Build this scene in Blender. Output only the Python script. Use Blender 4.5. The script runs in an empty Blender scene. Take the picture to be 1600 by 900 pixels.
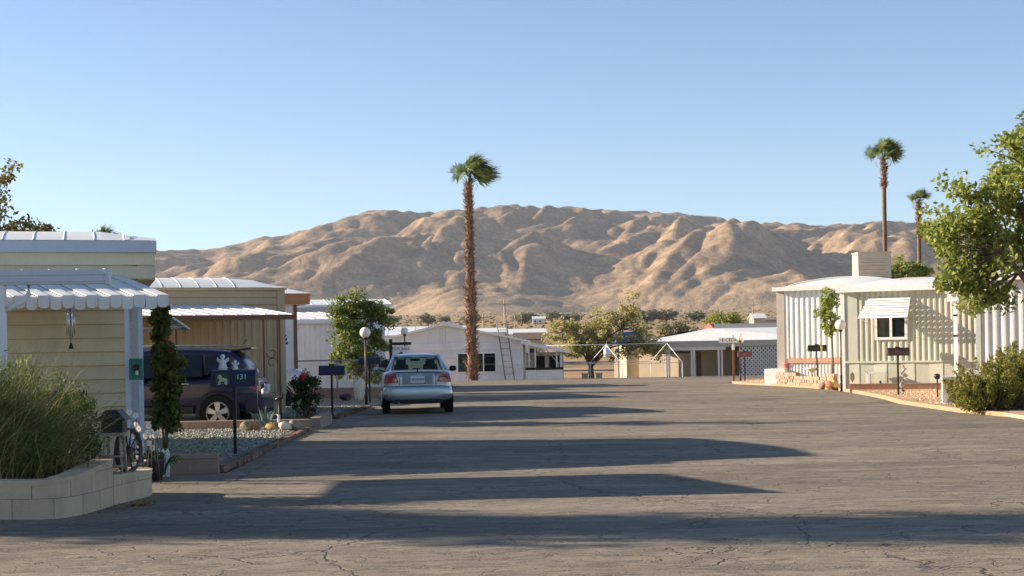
import bpy, bmesh, math, random
import numpy as np
from mathutils import Vector, Matrix, Euler
R = math.radians
rng = random.Random(7)
nr = np.random.default_rng(11)
sc = bpy.context.scene
COL = sc.collection

# ------------------------------------------------------------------ camera
F_PX = 2300.0; CAM_H = 1.5; HOR = 545.0; ROLL = R(1.0)
cam_d = bpy.data.cameras.new('camera'); cam = bpy.data.objects.new('camera', cam_d); COL.objects.link(cam)
cam.location = (0, 0, CAM_H); cam.rotation_euler = (R(90), ROLL, 0)
cam_d.sensor_width = 36.0; cam_d.lens = F_PX / 1600 * 36
cam_d.shift_y = (HOR - 450) / 1600
cam_d.clip_start = 0.1; cam_d.clip_end = 30000
sc.camera = cam
# ------------------------------------------------------------------ sky, sun, exposure
SUN_AZ = -11.0      # direction the light travels, degrees from +X towards +Y
SUN_EL = 18.7
w = bpy.data.worlds.new('World'); sc.world = w; w.use_nodes = True
nt = w.node_tree; bg = nt.nodes['Background']
sky = nt.nodes.new('ShaderNodeTexSky'); sky.sky_type = 'NISHITA'; sky.sun_disc = False
sky.sun_elevation = R(SUN_EL); sky.sun_rotation = R(-90 - SUN_AZ)
sky.altitude = 1600; sky.air_density = 1.0; sky.dust_density = 0.4; sky.ozone_density = 3.0
nt.links.new(sky.outputs[0], bg.inputs['Color']); bg.inputs['Strength'].default_value = 0.074
sd = bpy.data.lights.new('sun', 'SUN'); sd.energy = 5.0; sd.angle = R(0.5); sd.color = (1.0, 0.86, 0.68)
sun = bpy.data.objects.new('sun', sd); COL.objects.link(sun)
tv = Vector((math.cos(R(SUN_AZ)) * math.cos(R(SUN_EL)), math.sin(R(SUN_AZ)) * math.cos(R(SUN_EL)), -math.sin(R(SUN_EL))))
sun.rotation_euler = tv.to_track_quat('-Z', 'Y').to_euler(); sun.location = (-60, 30, 40)
sc.view_settings.view_transform = 'Standard'; sc.view_settings.look = 'None'
sc.view_settings.exposure = 1.32; sc.view_settings.gamma = 1.0
sc.render.resolution_x = 1024; sc.render.resolution_y = 576
try:
    sc.cycles.max_bounces = 6; sc.cycles.transparent_max_bounces = 12
except Exception: pass

# ------------------------------------------------------------------ photo pixel -> direction
def un(x, y):
    u = x - 800; v = y - HOR
    return u * math.cos(ROLL) - v * math.sin(ROLL), u * math.sin(ROLL) + v * math.cos(ROLL)
def G(x, y, z=0.0):                 # pixel of a point standing at height z
    u, v = un(x, y); Y = F_PX * (CAM_H - z) / v
    return (u * Y / F_PX, Y)
def A(x, y, Y):                     # pixel of a point at distance Y
    u, v = un(x, y)
    return (u * Y / F_PX, CAM_H - v * Y / F_PX)

# ------------------------------------------------------------------ materials
MATS = {}
def M(name, col, rough=0.75, var=0.12, scale=3.0, bump=0.0, bscale=60.0, metal=0.0, rnd=0.0, dirt=0.0, spec=0.3, coat=0.0):
    if name in MATS: return MATS[name]
    m = bpy.data.materials.new(name); m.use_nodes = True
    n = m.node_tree.nodes; l = m.node_tree.links; b = n['Principled BSDF']
    b.inputs['Roughness'].default_value = rough; b.inputs['Metallic'].default_value = metal
    b.inputs['Specular IOR Level'].default_value = spec; b.inputs['Coat Weight'].default_value = coat
    geo = n.new('ShaderNodeNewGeometry')
    nz = n.new('ShaderNodeTexNoise'); nz.inputs['Scale'].default_value = scale; nz.inputs['Detail'].default_value = 6; nz.inputs['Roughness'].default_value = 0.65
    l.new(geo.outputs['Position'], nz.inputs['Vector'])
    mr = n.new('ShaderNodeMapRange'); mr.inputs[1].default_value = 0.3; mr.inputs[2].default_value = 0.7
    mr.inputs[3].default_value = 1 - var; mr.inputs[4].default_value = 1 + var
    l.new(nz.outputs['Fac'], mr.inputs[0])
    val = mr.outputs[0]
    if rnd:
        oi = n.new('ShaderNodeObjectInfo'); m2 = n.new('ShaderNodeMapRange'); m2.inputs[3].default_value = 1 - rnd; m2.inputs[4].default_value = 1 + rnd
        l.new(oi.outputs['Random'], m2.inputs[0]); mu = n.new('ShaderNodeMath'); mu.operation = 'MULTIPLY'
        l.new(val, mu.inputs[0]); l.new(m2.outputs[0], mu.inputs[1]); val = mu.outputs[0]
    vm = n.new('ShaderNodeVectorMath'); vm.operation = 'SCALE'; vm.inputs[0].default_value = col[:3]
    l.new(val, vm.inputs['Scale']); out = vm.outputs[0]
    if dirt:
        n2 = n.new('ShaderNodeTexNoise'); n2.inputs['Scale'].default_value = 1.3; n2.inputs['Detail'].default_value = 8; n2.inputs['Roughness'].default_value = 0.75
        mp = n.new('ShaderNodeMapping'); mp.inputs['Scale'].default_value = (3, 3, 0.5)
        l.new(geo.outputs['Position'], mp.inputs[0]); l.new(mp.outputs[0], n2.inputs['Vector'])
        r2 = n.new('ShaderNodeMapRange'); r2.inputs[1].default_value = 0.5; r2.inputs[2].default_value = 0.75; r2.inputs[3].default_value = 0; r2.inputs[4].default_value = dirt
        l.new(n2.outputs['Fac'], r2.inputs[0])
        mx = n.new('ShaderNodeMix'); mx.data_type = 'RGBA'; l.new(r2.outputs[0], mx.inputs[0]); l.new(out, mx.inputs[6])
        mx.inputs[7].default_value = (col[0] * .45, col[1] * .38, col[2] * .3, 1); out = mx.outputs[2]
    l.new(out, b.inputs['Base Color'])
    if bump:
        nb = n.new('ShaderNodeTexNoise'); nb.inputs['Scale'].default_value = bscale; nb.inputs['Detail'].default_value = 5
        l.new(geo.outputs['Position'], nb.inputs['Vector'])
        bp = n.new('ShaderNodeBump'); bp.inputs['Strength'].default_value = bump; bp.inputs['Distance'].default_value = 0.02
        l.new(nb.outputs['Fac'], bp.inputs['Height']); l.new(bp.outputs[0], b.inputs['Normal'])
    MATS[name] = m
    return m
def leafmat(name, c1, c2, scale=9.0, trans=0.35):
    if name in MATS: return MATS[name]
    m = bpy.data.materials.new(name); m.use_nodes = True
    n = m.node_tree.nodes; l = m.node_tree.links; b = n['Principled BSDF']; o = n['Material Output']
    b.inputs['Roughness'].default_value = 0.55; b.inputs['Specular IOR Level'].default_value = 0.25
    geo = n.new('ShaderNodeNewGeometry'); nz = n.new('ShaderNodeTexNoise'); nz.inputs['Scale'].default_value = scale; nz.inputs['Detail'].default_value = 3
    l.new(geo.outputs['Position'], nz.inputs['Vector'])
    ra = n.new('ShaderNodeMapRange'); ra.inputs[1].default_value = 0.33; ra.inputs[2].default_value = 0.67; l.new(nz.outputs['Fac'], ra.inputs[0])
    mx = n.new('ShaderNodeMix'); mx.data_type = 'RGBA'; mx.inputs[6].default_value = (*c1, 1); mx.inputs[7].default_value = (*c2, 1)
    l.new(ra.outputs[0], mx.inputs[0]); l.new(mx.outputs[2], b.inputs['Base Color'])
    t = n.new('ShaderNodeBsdfTranslucent'); l.new(mx.outputs[2], t.inputs['Color'])
    ms = n.new('ShaderNodeMixShader'); ms.inputs[0].default_value = trans
    l.new(b.outputs[0], ms.inputs[1]); l.new(t.outputs[0], ms.inputs[2]); l.new(ms.outputs[0], o.inputs['Surface'])
    MATS[name] = m
    return m
def glassmat(name, tint, alpha):
    if name in MATS: return MATS[name]
    m = bpy.data.materials.new(name); m.use_nodes = True
    n = m.node_tree.nodes; l = m.node_tree.links; b = n['Principled BSDF']; o = n['Material Output']
    b.inputs['Base Color'].default_value = (*tint, 1); b.inputs['Roughness'].default_value = 0.04; b.inputs['Specular IOR Level'].default_value = 0.6
    tr = n.new('ShaderNodeBsdfTransparent'); tr.inputs[0].default_value = (0.75, 0.85, 0.8, 1)
    ms = n.new('ShaderNodeMixShader'); ms.inputs[0].default_value = alpha
    l.new(tr.outputs[0], ms.inputs[1]); l.new(b.outputs[0], ms.inputs[2]); l.new(ms.outputs[0], o.inputs['Surface'])
    MATS[name] = m
    return m

def asphalt_mat():
    m = bpy.data.materials.new('asphalt'); m.use_nodes = True
    n = m.node_tree.nodes; l = m.node_tree.links; b = n['Principled BSDF']
    b.inputs['Roughness'].default_value = 0.88; b.inputs['Specular IOR Level'].default_value = 0.25
    geo = n.new('ShaderNodeNewGeometry'); pos = geo.outputs['Position']
    def noise(scale, det=5, vec=pos, rough=.6):
        t = n.new('ShaderNodeTexNoise'); t.inputs['Scale'].default_value = scale; t.inputs['Detail'].default_value = det; t.inputs['Roughness'].default_value = rough
        l.new(vec, t.inputs['Vector']); return t
    def mapr(v, a, b_, c, d):
        r = n.new('ShaderNodeMapRange'); r.inputs[1].default_value = a; r.inputs[2].default_value = b_; r.inputs[3].default_value = c; r.inputs[4].default_value = d
        l.new(v, r.inputs[0]); return r.outputs[0]
    def math2(op, a, b_):
        t = n.new('ShaderNodeMath'); t.operation = op
        for i, s in enumerate((a, b_)):
            if isinstance(s, (int, float)): t.inputs[i].default_value = s
            else: l.new(s, t.inputs[i])
        return t.outputs[0]
    mp = n.new('ShaderNodeMapping'); mp.inputs['Scale'].default_value = (0.12, 0.75, 1); l.new(pos, mp.inputs[0])
    big = noise(0.9, 7, mp.outputs[0], .7); fine = noise(55, 4); mid = noise(2.6, 6)
    v = mapr(big.outputs['Fac'], .32, .68, .62, 1.25)
    v = math2('MULTIPLY', v, mapr(mid.outputs['Fac'], .3, .7, .80, 1.2))
    v = math2('MULTIPLY', v, mapr(fine.outputs['Fac'], .3, .7, .72, 1.28))
    st = noise(.35, 5, pos, .6); v = math2('MULTIPLY', v, mapr(st.outputs['Fac'], .56, .66, 1.0, .72))
    # cracks: warped voronoi borders at two sizes, broken up by a mask
    wn = noise(1.6, 4); ws = n.new('ShaderNodeVectorMath'); ws.operation = 'SCALE'; ws.inputs['Scale'].default_value = .55; l.new(wn.outputs['Color'], ws.inputs[0])
    wa = n.new('ShaderNodeVectorMath'); wa.operation = 'ADD'; l.new(pos, wa.inputs[0]); l.new(ws.outputs[0], wa.inputs[1])
    cr = None
    for s, wd, lo in ((1.1, .012, .47), (2.6, .018, .52), (0.33, .006, .40)):
        vo = n.new('ShaderNodeTexVoronoi'); vo.feature = 'DISTANCE_TO_EDGE'; vo.inputs['Scale'].default_value = s; l.new(wa.outputs[0], vo.inputs['Vector'])
        e = mapr(vo.outputs['Distance'], 0, wd, 1, 0)
        mk = noise(.45 * s + .3, 3); e = math2('MULTIPLY', e, mapr(mk.outputs['Fac'], lo, lo + .06, 0, 1))
        cr = e if cr is None else math2('MAXIMUM', cr, e)
    mp2 = n.new('ShaderNodeMapping'); mp2.inputs['Scale'].default_value = (0.7, 3.8, 1); mp2.inputs['Rotation'].default_value = (0, 0, R(-6)); l.new(wa.outputs[0], mp2.inputs[0])
    rd = noise(1.0, 6, mp2.outputs[0], .72); ab = math2('ABSOLUTE', math2('SUBTRACT', rd.outputs['Fac'], .5), 0)
    wr = mapr(ab, 0, .035, .62, 0); cr = math2('MAXIMUM', cr, math2('MULTIPLY', wr, mapr(mid.outputs['Fac'], .36, .52, 0, 1)))
    vm = n.new('ShaderNodeVectorMath'); vm.operation = 'SCALE'; vm.inputs[0].default_value = (0.250, 0.204, 0.148); l.new(v, vm.inputs['Scale'])
    mx = n.new('ShaderNodeMix'); mx.data_type = 'RGBA'; l.new(math2('MULTIPLY', cr, .8), mx.inputs[0]); l.new(vm.outputs[0], mx.inputs[6]); mx.inputs[7].default_value = (.03, .026, .024, 1)
    l.new(mx.outputs[2], b.inputs['Base Color'])
    h = math2('ADD', math2('MULTIPLY', fine.outputs['Fac'], .35), math2('MULTIPLY', cr, -1.2))
    h = math2('ADD', h, math2('MULTIPLY', mid.outputs['Fac'], .9))
    bp = n.new('ShaderNodeBump'); bp.inputs['Strength'].default_value = .55; bp.inputs['Distance'].default_value = .012; l.new(h, bp.inputs['Height']); l.new(bp.outputs[0], b.inputs['Normal'])
    return m
def desert_mat(name, cols, big, sm, dots=0.0, bumpd=3.0):
    m = bpy.data.materials.new(name); m.use_nodes = True
    n = m.node_tree.nodes; l = m.node_tree.links; b = n['Principled BSDF']; b.inputs['Roughness'].default_value = 1.0; b.inputs['Specular IOR Level'].default_value = 0.05
    geo = n.new('ShaderNodeNewGeometry'); pos = geo.outputs['Position']
    a = n.new('ShaderNodeTexNoise'); a.inputs['Scale'].default_value = big; a.inputs['Detail'].default_value = 8; a.inputs['Roughness'].default_value = .65; l.new(pos, a.inputs['Vector'])
    ramp = n.new('ShaderNodeValToRGB'); e = ramp.color_ramp.elements
    e[0].position = .36; e[0].color = (*cols[0], 1); e[1].position = .64; e[1].color = (*cols[2], 1)
    k = ramp.color_ramp.elements.new(.5); k.color = (*cols[1], 1)
    l.new(a.outputs['Fac'], ramp.inputs[0])
    c = n.new('ShaderNodeTexNoise'); c.inputs['Scale'].default_value = sm; c.inputs['Detail'].default_value = 4; c.inputs['Roughness'].default_value = .7; l.new(pos, c.inputs['Vector'])
    mr = n.new('ShaderNodeMapRange'); mr.inputs[1].default_value = .3; mr.inputs[2].default_value = .7; mr.inputs[3].default_value = .6; mr.inputs[4].default_value = 1.4; l.new(c.outputs['Fac'], mr.inputs[0])
    vm = n.new('ShaderNodeVectorMath'); vm.operation = 'SCALE'; l.new(ramp.outputs[0], vm.inputs[0]); l.new(mr.outputs[0], vm.inputs['Scale'])
    out = vm.outputs[0]
    if dots:
        sp = n.new('ShaderNodeSeparateXYZ'); l.new(pos, sp.inputs[0]); zr = n.new('ShaderNodeMapRange'); zr.inputs[1].default_value = 80; zr.inputs[2].default_value = 80 + dots; zr.inputs[3].default_value = .55; zr.inputs[4].default_value = 0
        l.new(sp.outputs[2], zr.inputs[0]); mu = n.new('ShaderNodeMath'); mu.operation = 'MULTIPLY'; l.new(zr.outputs[0], mu.inputs[0]); l.new(mr.outputs[0], mu.inputs[1])
        mx = n.new('ShaderNodeMix'); mx.data_type = 'RGBA'; l.new(mu.outputs[0], mx.inputs[0]); l.new(out, mx.inputs[6]); mx.inputs[7].default_value = (.44, .31, .185, 1); out = mx.outputs[2]
    l.new(out, b.inputs['Base Color'])
    bp = n.new('ShaderNodeBump'); bp.inputs['Strength'].default_value = .6; bp.inputs['Distance'].default_value = bumpd; l.new(c.outputs['Fac'], bp.inputs['Height']); l.new(bp.outputs[0], b.inputs['Normal'])
    MATS[name] = m
    return m

ASPH = asphalt_mat()
WHITE = M('white_paint', (.78, .77, .74), .5, .06, 2, dirt=.25)
WROOF = M('white_metal_roof', (.80, .78, .74), .45, .06, 1.2, dirt=.18)
CREAM = M('cream_siding', (.78, .645, .43), .65, .06, 2, rnd=.06, dirt=.2)
TAN = M('tan_aluminium', (.58, .42, .25), .55, .08, 2, rnd=.03, dirt=.22)
BROWN = M('brown_trim', (.20, .085, .045), .5, .1, 4)
ORANGE = M('rust_orange_fascia', (.46, .20, .09), .6, .1, 5, dirt=.2)
GREYW = M('grey_white_siding', (.70, .70, .72), .6, .07, 2, rnd=.04, dirt=.22)
OLIVE = M('olive_cream_aluminium', (.50, .49, .385), .5, .05, 2, dirt=.12)
OFFW = M('offwhite_aluminium', (.70, .685, .645), .5, .05, 2, dirt=.15)
BEIGE = M('beige_stucco', (.50, .40, .28), .85, .08, 3, bump=.3, bscale=40, dirt=.15)
BLOCK = M('painted_block', (.60, .45, .29), .85, .10, 5, bump=.35, bscale=70, rnd=.05, dirt=.3)
BLOCKP = M('pinkish_block', (.36, .245, .175), .88, .10, 5, bump=.35, bscale=70, rnd=.07, dirt=.3)
BRICK = M('red_brick', (.25, .13, .095), .9, .2, 14, bump=.4, bscale=60, rnd=.2)
MORTAR = M('mortar', (.30, .25, .19), .95, .1, 10)
BLACK = M('black_metal', (.018, .018, .022), .45, .15, 6)
NAVYBOX = M('dark_blue_mailbox', (.022, .028, .06), .45, .15, 6)
GREYM = M('grey_metal', (.34, .35, .37), .45, .1, 5, metal=.4)
GUTTER = M('painted_gutter', (.55, .57, .62), .4, .05, 3, dirt=.12)
DARKIN = M('dark_interior', (.02, .018, .016), .8, .1, 4)
CURT = M('curtain', (.55, .50, .42), .85, .15, 9)
WINGL = glassmat('window_glass', (.02, .025, .03), .35)
ROCKM = M('garden_rock', (.33, .25, .17), .95, .3, 9, bump=.6, bscale=25, rnd=.25)
WSTONE = M('white_stone', (.74, .66, .50), .9, .15, 12, bump=.6, bscale=20)
BARK = M('bark', (.16, .11, .07), .95, .3, 12, bump=.6, bscale=40)
PBARK = M('palm_bark', (.17, .105, .07), .95, .3, 9, bump=.5, bscale=30)
PBOOT = M('palm_leaf_base', (.27, .155, .10), .9, .6, 9)
OPAL = M('opal_globe', (.86, .80, .70), .25, .03, 4, spec=.5)
TERRA = M('terracotta', (.40, .17, .09), .85, .15, 9)
WOODW = M('weathered_wood', (.40, .31, .22), .85, .25, 12)
BLUEW = M('blue_slats', (.30, .36, .48), .6, .06, 3)

# ------------------------------------------------------------------ mesh builder
class MB:
    def __init__(s): s.v = []; s.f = []; s.sm = []
    def add(s, vs, fs, smooth=False):
        o = len(s.v); s.v += [tuple(p) for p in vs]
        for f in fs: s.f.append(tuple(i + o for i in f)); s.sm.append(smooth)
        return s
    def box(s, c, d, rot=None, taper=1.0):
        x, y, z = d[0] / 2, d[1] / 2, d[2] / 2
        vs = [Vector((sx * x * (taper if sz > 0 else 1), sy * y * (taper if sz > 0 else 1), sz * z)) for sz in (-1, 1) for sy in (-1, 1) for sx in (-1, 1)]
        if rot is not None:
            e = rot if isinstance(rot, Matrix) else Euler(rot).to_matrix()
            vs = [e @ p for p in vs]
        c = Vector(c)
        return s.add([p + c for p in vs], [(0, 2, 3, 1), (4, 5, 7, 6), (0, 1, 5, 4), (2, 6, 7, 3), (0, 4, 6, 2), (1, 3, 7, 5)])
    def b2(s, lo, hi): return s.box([(a + b) / 2 for a, b in zip(lo, hi)], [abs(b - a) for a, b in zip(lo, hi)])
    def tube(s, pts, r, n=8, caps=True):
        pts = [Vector(p) for p in pts]; k = len(pts); rs = r if isinstance(r, (list, tuple)) else [r] * k
        base = len(s.v); up = Vector((0, 0, 1))
        for i, p in enumerate(pts):
            d = (pts[min(i + 1, k - 1)] - pts[max(i - 1, 0)]).normalized()
            a = d.cross(up)
            if a.length < .05: a = d.cross(Vector((1, 0, 0)))
            a.normalize(); b = d.cross(a)
            for j in range(n):
                t = 2 * math.pi * j / n; s.v.append(tuple(p + (a * math.cos(t) + b * math.sin(t)) * rs[i]))
        for i in range(k - 1):
            for j in range(n):
                j2 = (j + 1) % n; s.f.append((base + i * n + j, base + i * n + j2, base + (i + 1) * n + j2, base + (i + 1) * n + j)); s.sm.append(True)
        if caps:
            s.f.append(tuple(base + j for j in range(n))); s.sm.append(False)
            s.f.append(tuple(base + (k - 1) * n + j for j in reversed(range(n)))); s.sm.append(False)
        return s
    def lathe(s, prof, c=(0, 0, 0), n=16, axis='z', caps=True):
        base = len(s.v); c = Vector(c)
        for r, z in prof:
            for j in range(n):
                t = 2 * math.pi * j / n
                p = Vector((r * math.cos(t), r * math.sin(t), z))
                if axis == 'x': p = Vector((p.z, p.x, p.y))
                elif axis == 'y': p = Vector((p.x, p.z, p.y))
                s.v.append(tuple(p + c))
        for i in range(len(prof) - 1):
            for j in range(n):
                j2 = (j + 1) % n; s.f.append((base + i * n + j, base + i * n + j2, base + (i + 1) * n + j2, base + (i + 1) * n + j)); s.sm.append(True)
        if not caps: return s
        s.f.append(tuple(base + j for j in reversed(range(n)))); s.sm.append(False)
        s.f.append(tuple(base + (len(prof) - 1) * n + j for j in range(n))); s.sm.append(False)
        return s
    def prism(s, poly, d, axis='z', o=0.0):       # poly 2D, extruded from o to o+d along the axis
        k = len(poly)
        def mk(a, b, t): return {'z': (a, b, t), 'y': (a, t, b), 'x': (t, a, b)}[axis]
        vs = [mk(a, b, o) for a, b in poly] + [mk(a, b, o + d) for a, b in poly]
        return s.add(vs, [tuple(reversed(range(k))), tuple(range(k, 2 * k))] + [(i, (i + 1) % k, (i + 1) % k + k, i + k) for i in range(k)])
    def mesh(s, name):
        me = bpy.data.meshes.new(name); me.from_pydata(s.v, [], s.f)
        me.polygons.foreach_set('use_smooth', s.sm); me.update()
        if len(s.f) < 60000:
            bm = bmesh.new(); bm.from_mesh(me); bmesh.ops.recalc_face_normals(bm, faces=bm.faces); bm.to_mesh(me); bm.free()
        return me
    def build(s, name, mat, parent=None, loc=(0, 0, 0), rot=(0, 0, 0), kind=None):
        return link(name, s.mesh(name), mat, parent, loc, rot, kind)
def link(name, me, mat, parent=None, loc=(0, 0, 0), rot=(0, 0, 0), kind=None):
    o = bpy.data.objects.new(name, me); COL.objects.link(o)
    if mat is not None and len(me.materials) == 0: me.materials.append(mat)
    o.location = loc; o.rotation_euler = rot
    if parent is not None: o.parent = parent
    if kind: o['kind'] = kind
    return o
def tag(o, label, cat, group=None):
    o['label'] = label; o['category'] = cat
    if group: o['group'] = group
    return o
def thing(name, label, cat, loc=(0, 0, 0), rz=0.0, group=None):
    o = bpy.data.objects.new(name, None); COL.objects.link(o); o.empty_display_size = .2
    o.location = loc; o.rotation_euler = (0, 0, rz)
    return tag(o, label, cat, group)
def dup(root, loc, rz, label=None):
    def cp(o, par):
        c = o.copy(); COL.objects.link(c)
        if par is not None: c.parent = par
        for ch in list(o.children): cp(ch, c)
        return c
    r = cp(root, None); r.location = loc; r.rotation_euler = (0, 0, rz)
    if label: r['label'] = label
    return r
def text_mesh(s, size, depth=.002):
    cu = bpy.data.curves.new('lettering', 'FONT'); cu.body = s; cu.size = size; cu.extrude = depth; cu.align_x = 'CENTER'; cu.align_y = 'CENTER'; cu.resolution_u = 2
    o = bpy.data.objects.new('lettering', cu); COL.objects.link(o)
    dg = bpy.context.evaluated_depsgraph_get(); me = bpy.data.meshes.new_from_object(o.evaluated_get(dg))
    bpy.data.objects.remove(o); return me
def lettering(s, size, mat, parent, loc, rot=(R(90), 0, 0), depth=.002):
    me = text_mesh(s, size, depth); me.materials.clear(); return link('lettering', me, mat, parent, loc, rot)

# leaf clouds ------------------------------------------------------
def leaves_mesh(name, pts, size, mat, seed=0, aspect=.55, up=0.0, parent=None, loc=(0, 0, 0), jitter=.35):
    """pts Nx3 array -> one mesh of leaf-shaped quads bent along the midrib"""
    g = np.random.default_rng(seed); n = len(pts)
    d = g.normal(size=(n, 3)); d[:, 2] += up; d /= np.linalg.norm(d, axis=1)[:, None]
    q = g.normal(size=(n, 3)); sd_ = np.cross(d, q); sd_ /= np.linalg.norm(sd_, axis=1)[:, None] + 1e-9
    s = size * (1 + jitter * g.uniform(-1, 1, n))[:, None]
    a = pts - d * s * .5; b = pts + sd_ * s * aspect * .5; c = pts + d * s * .5; e = pts - sd_ * s * aspect * .5
    v = np.stack([a, b, c, e], 1).reshape(-1, 3)
    me = bpy.data.meshes.new(name); me.vertices.add(n * 4); me.vertices.foreach_set('co', v.astype(np.float32).ravel())
    me.loops.add(n * 4); me.loops.foreach_set('vertex_index', np.arange(n * 4, dtype=np.int32))
    me.polygons.add(n); me.polygons.foreach_set('loop_start', np.arange(0, n * 4, 4, dtype=np.int32)); me.polygons.foreach_set('loop_total', np.full(n, 4, np.int32))
    me.update(calc_edges=True)
    return link(name, me, mat, parent, loc)
def clump_pts(centers, radii, per, seed, flat=.8):
    g = np.random.default_rng(seed); out = []
    for c, r in zip(centers, radii):
        k = max(3, int(per * (0.6 + .8 * g.random())))
        p = g.normal(size=(k, 3)); p /= np.linalg.norm(p, axis=1)[:, None]
        p *= (g.random(k) ** .45)[:, None] * r; p[:, 2] *= flat
        out.append(p + np.array(c))
    return np.concatenate(out)
def crown_centers(ell, n, seed, shell=.45):
    """ell: list of (cx,cy,cz,rx,ry,rz) ; n clump centres spread mostly near the outside"""
    g = np.random.default_rng(seed); out = []
    wts = np.array([e[3] * e[4] * e[5] for e in ell]) ** .7; wts /= wts.sum()
    for i in range(n):
        e = ell[g.choice(len(ell), p=wts)]
        p = g.normal(size=3); p /= np.linalg.norm(p); p *= g.random() ** shell
        out.append((e[0] + p[0] * e[3], e[1] + p[1] * e[4], e[2] + p[2] * e[5]))
    return out
def make_tree(name, label, base, trunk_h, trunk_r, ell, nclump, clump_r, per, leaf, mat, seed, cat='tree', group=None, bark=None, nlimb=9, flat=.8, shell=.45, lean=(0, 0)):
    """base in world; ell in coordinates relative to the base"""
    t = thing(name, label, cat, base, 0, group); g = random.Random(seed); bark = bark or BARK
    top = Vector((lean[0], lean[1], trunk_h)); mb = MB()
    mb.tube([(0, 0, -.1), (lean[0] * .4 + .03, lean[1] * .4, trunk_h * .5), tuple(top)], [trunk_r * 1.25, trunk_r, trunk_r * .8], 9)
    cs = crown_centers(ell, nclump, seed, shell)
    anchors = [top]
    for c in g.sample(cs, min(nlimb, len(cs))):
        c = Vector(c); mid = top.lerp(c, .5) + Vector((g.uniform(-.15, .15), g.uniform(-.15, .15), g.uniform(0, .25))) * (c - top).length * .6
        mb.tube([top - Vector((0, 0, .1)), mid, c], [trunk_r * .55, trunk_r * .32, trunk_r * .08], 6)
        anchors += [mid, mid.lerp(c, .5)]
    for c in cs:
        c = Vector(c); a = min(anchors, key=lambda q: (q - c).length)
        mb.tube([a, a.lerp(c, .55) + Vector((0, 0, .08 * (c - a).length)), c], [trunk_r * .16, trunk_r * .1, trunk_r * .04], 4, False)
    mb.build('trunk', bark, t)
    rad = [clump_r * g.uniform(.6, 1.35) for _ in cs]
    leaves_mesh('crown', clump_pts(cs, rad, per, seed, flat), leaf, mat, seed, parent=t)
    return t

L_DARK = leafmat('leaf_dark_green', (.030, .055, .014), (.085, .125, .03))
L_MID = leafmat('leaf_mid_green', (.085, .13, .025), (.27, .30, .065), 9, .4)
L_PALE = leafmat('leaf_pale_green', (.26, .24, .08), (.58, .50, .22), 9, .5)
L_BRIGHT = leafmat('leaf_bright_green', (.13, .18, .03), (.40, .40, .10), 9, .42)
L_SAGE = leafmat('leaf_sage', (.14, .145, .085), (.28, .27, .16))
L_JUN = leafmat('juniper_green', (.10, .13, .022), (.34, .31, .065), 6, .4)
L_OLV = leafmat('leaf_olive_brown', (.12, .11, .035), (.32, .26, .09), 9, .45)
L_PALM = leafmat('palm_green', (.06, .09, .03), (.20, .24, .08), 4, .3)
GRASS = leafmat('grass_blade', (.06, .105, .02), (.19, .23, .055), 12, .35)
PLUME = leafmat('grass_plume', (.42, .31, .17), (.55, .43, .26), 5, .3)
AGAVE = M('agave_blue', (.13, .20, .19), .55, .15, 6)
VINE = leafmat('vine_leaf', (.055, .075, .012), (.17, .18, .04), 8)

# ------------------------------------------------------------------ SETTING: ground, road, mountains
def ground_z(Y):
    pts = [(-400, 0), (71, 0), (76, -.55), (84, -.85), (110, -1.1), (200, -.5), (500, 6), (1200, 24), (2200, 50), (3200, 78), (9000, 78)]
    for (a, za), (b, zb) in zip(pts, pts[1:]):
        if Y <= b: return za + (zb - za) * (Y - a) / (b - a)
    return pts[-1][1]
DES = desert_mat('desert_soil', ((.22, .165, .075), (.36, .245, .135), (.44, .30, .18)), .012, .25, bumpd=.3)
ys = [-60, -20, 0, 20, 40, 60, 71, 73.5, 76, 80, 84, 95, 110, 150, 200, 300, 500, 800, 1200, 1700, 2200, 2700, 3200]
xs = [-2600, -1500, -800, -300, -100, -40, -20, 0, 20, 40, 100, 300, 800, 1500, 2600]
mb = MB(); nx = len(xs)
mb.add([(x, y, ground_z(y) - .05) for y in ys for x in xs], [(j * nx + i, j * nx + i + 1, (j + 1) * nx + i + 1, (j + 1) * nx + i) for j in range(len(ys) - 1) for i in range(nx - 1)], True)
mb.build('ground', DES, kind='structure')
# road sheet: cross street in front, wide paved street beyond
road = [(-90, -20), (90, -20), (90, 13.5), (22, 15.5), (13.5, 20), (10.6, 25), (9.75, 28.2), (9.35, 31), (9.4, 36.2), (9.9, 40), (10.2, 44.4), (10.3, 47.6), (9.6, 52.2), (8.6, 56.2), (8.5, 58.5), (9.4, 60.6), (13.5, 63), (40, 66), (40, 72), (10.9, 71.6), (3, 71.4), (-2, 71.3), (-9, 71.2), (-30, 70.5), (-30, 60), (-9, 57), (-4.6, 51), (-3.8, 44), (-3.8, 39.5), (-3.9, 33), (-3.9, 29.6), (-3.8, 24.5), (-3.68, 21.2), (-3.62, 18.5), (-4.6, 18.3), (-6.0, 17.6), (-6.0, 13.6), (-90, 12.0)]
from mathutils.geometry import tessellate_polygon
me = bpy.data.meshes.new('road'); me.from_pydata([(x, y, 0.) for x, y in road], [], [tuple(t_) for t_ in tessellate_polygon([[Vector((x, y, 0)) for x, y in road]])]); me.update()
link('road', me, ASPH, kind='structure')
# driveways between the trailers, concrete
CONC = M('driveway_concrete', (.30, .26, .21), .9, .12, 3, bump=.3, dirt=.3)
for poly in ([(-16, 28.9), (-3.95, 28.9), (-3.95, 33), (-16, 33)], [(-16, 40), (-3.85, 39.6), (-3.8, 44.3), (-16, 44.4)]):
    MB().prism(poly, .036, 'z', -.04).build('driveway', CONC, kind='structure')

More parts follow.
